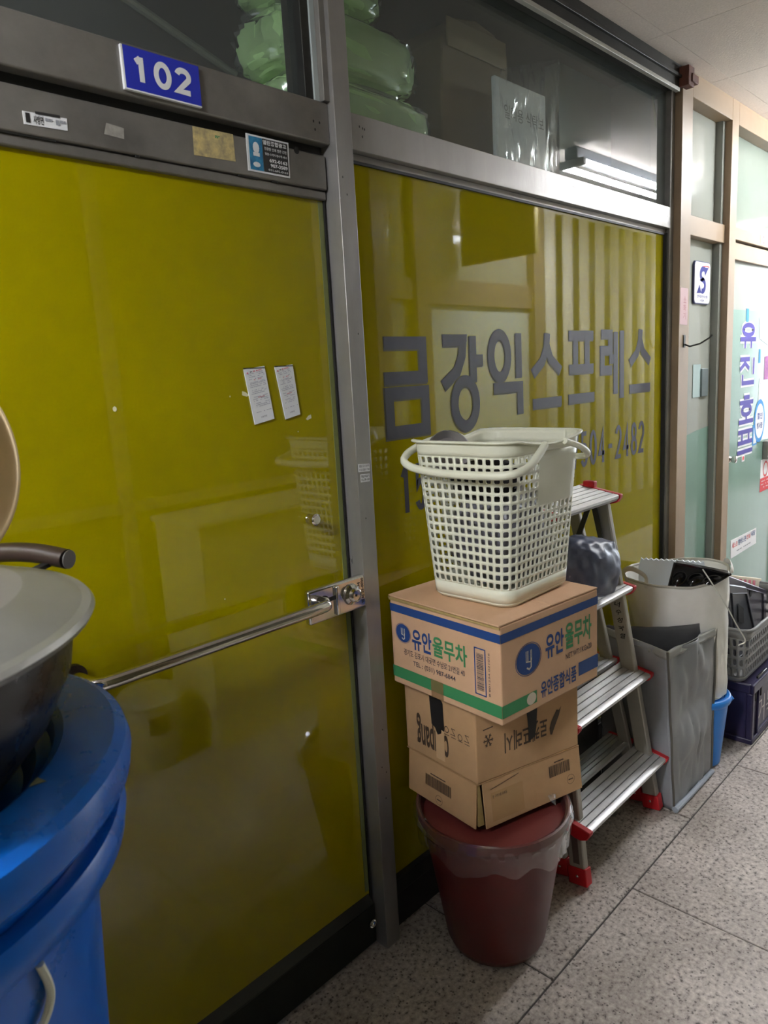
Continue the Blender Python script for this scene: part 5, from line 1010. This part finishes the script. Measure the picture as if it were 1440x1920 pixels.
build('side_handle', MB().tube(smooth_path([(-0.775, -0.216, 1.275), (-0.795, -0.165, 1.281), (-0.818, -0.115, 1.281), (-0.842, -0.070, 1.275)]), 0.0140, 20), mat('dark_handle', (44, 32, 30), 0.4), t, angle=50)
build('handle_end', MB().tube([(-0.7738, -0.2185, 1.2747), (-0.7732, -0.2196, 1.2746)], 0.0132, 20), mat('grey_handle_end', (92, 88, 88), 0.5), t)
build('handle_bracket', MB().bar((-0.870, -0.235, 1.262), (-0.790, -0.188, 1.268), 0.006, 0.014, (0, 0, 1)).bar((-0.93, -0.13, 1.262), (-0.83, -0.10, 1.268), 0.006, 0.014, (0, 0, 1)), steel_dark, t, bevel=0.001)
t = tag(build('pot_lid', MB().lathe([(0.288, 1.2695), (0.305, 1.272), (0.3085, 1.278), (0.305, 1.283), (0.296, 1.285), (0.292, 1.287), (0.246, 1.304), (0.240, 1.3055), (0.10, 1.3055), (0, 1.3055)], cx, cy, 120), potlid, angle=14), 'worn aluminium lid with a raised flat centre on the black pot', 'lid')
# tan disc standing on the pot lid
dc = CP+(r_*((-136-720)/1364.642)-u_*((896-960)/1364.642)+fw)*0.80
k = MB().lathe([(0, -0.004), (0.100, -0.004), (0.106, 0.0), (0.112, 0.004), (0.118, 0.006), (0.126, 0.006), (0.1285, 0.002), (0.127, -0.006), (0.118, -0.010), (0, -0.012)], n=120)
yaw = math.atan2(dc.y-CP.y, dc.x-CP.x)+PI+math.radians(40)
k.xf(Matrix.Translation((dc.x, dc.y, 1.4345)) @ Matrix.Rotation(yaw, 4, 'Z') @ Matrix.Rotation(math.radians(86), 4, 'Y'))
tag(build('round_tray', k, gold, angle=60), 'tan round metal tray standing on edge on the pot lid', 'tray')

SPLIT = {'green_print', 'blue_print', 'dark_print', 'printed_lettering', 'print', 'lamp_holder', 'black_tape', 'flap_print', 'paper_scrap', 'blue_tape', 'screw_hole', 'hand_slot', 'advert_lettering', 'crease', 'glass_edge', 'emblem_print'}
# ---------------------------------------------------------------- flat print in several pieces: one object per piece
def split_pieces(o):
    me = o.data; n = len(me.vertices); par = list(range(n))
    def find(i):
        while par[i] != i: par[i] = par[par[i]]; i = par[i]
        return i
    for p in me.polygons:
        v = p.vertices[:]
        for a in v[1:]: par[find(a)] = find(v[0])
    isl = {}
    for i in range(n): isl.setdefault(find(i), []).append(i)
    if len(isl) < 2 or len(isl) > 700: return
    co = [v.co for v in me.vertices]; keys = list(isl); bb = []
    for k in keys:
        P = [co[i] for i in isl[k]]; bb.append(([min(p[a] for p in P) for a in range(3)], [max(p[a] for p in P) for a in range(3)]))
    m = len(keys); g = list(range(m))
    def gf(i):
        while g[i] != i: i = g[i]
        return i
    dg = [math.dist(*b) for b in bb]
    for i in range(m):
        for j in range(i+1, m):
            if gf(i) == gf(j): continue
            gap_ = math.sqrt(sum(max(0, bb[i][0][a]-bb[j][1][a], bb[j][0][a]-bb[i][1][a])**2 for a in range(3)))
            if gap_ < 0.45*max(dg[i], dg[j]): g[gf(i)] = gf(j)
    groups = {}
    for i in range(m): groups.setdefault(gf(i), set()).update(isl[keys[i]])
    if len(groups) < 2: return
    base = o.name.split('.')[0]; first = True
    for vs in groups.values():
        idx = sorted(vs); mp = {a: b for b, a in enumerate(idx)}
        nm = bpy.data.meshes.new(base); nm.from_pydata([tuple(co[a]) for a in idx], [], [tuple(mp[a] for a in p.vertices) for p in me.polygons if p.vertices[0] in vs])
        nm.materials.append(me.materials[0])
        if first: o.data = nm; first = False
        else:
            c = o.copy(); c.data = nm; c.name = base; C.objects.link(c)
for o in list(C.objects):
    if o.type == 'MESH' and o.parent is not None and not o.modifiers and o.name.split('.')[0] in SPLIT: split_pieces(o)
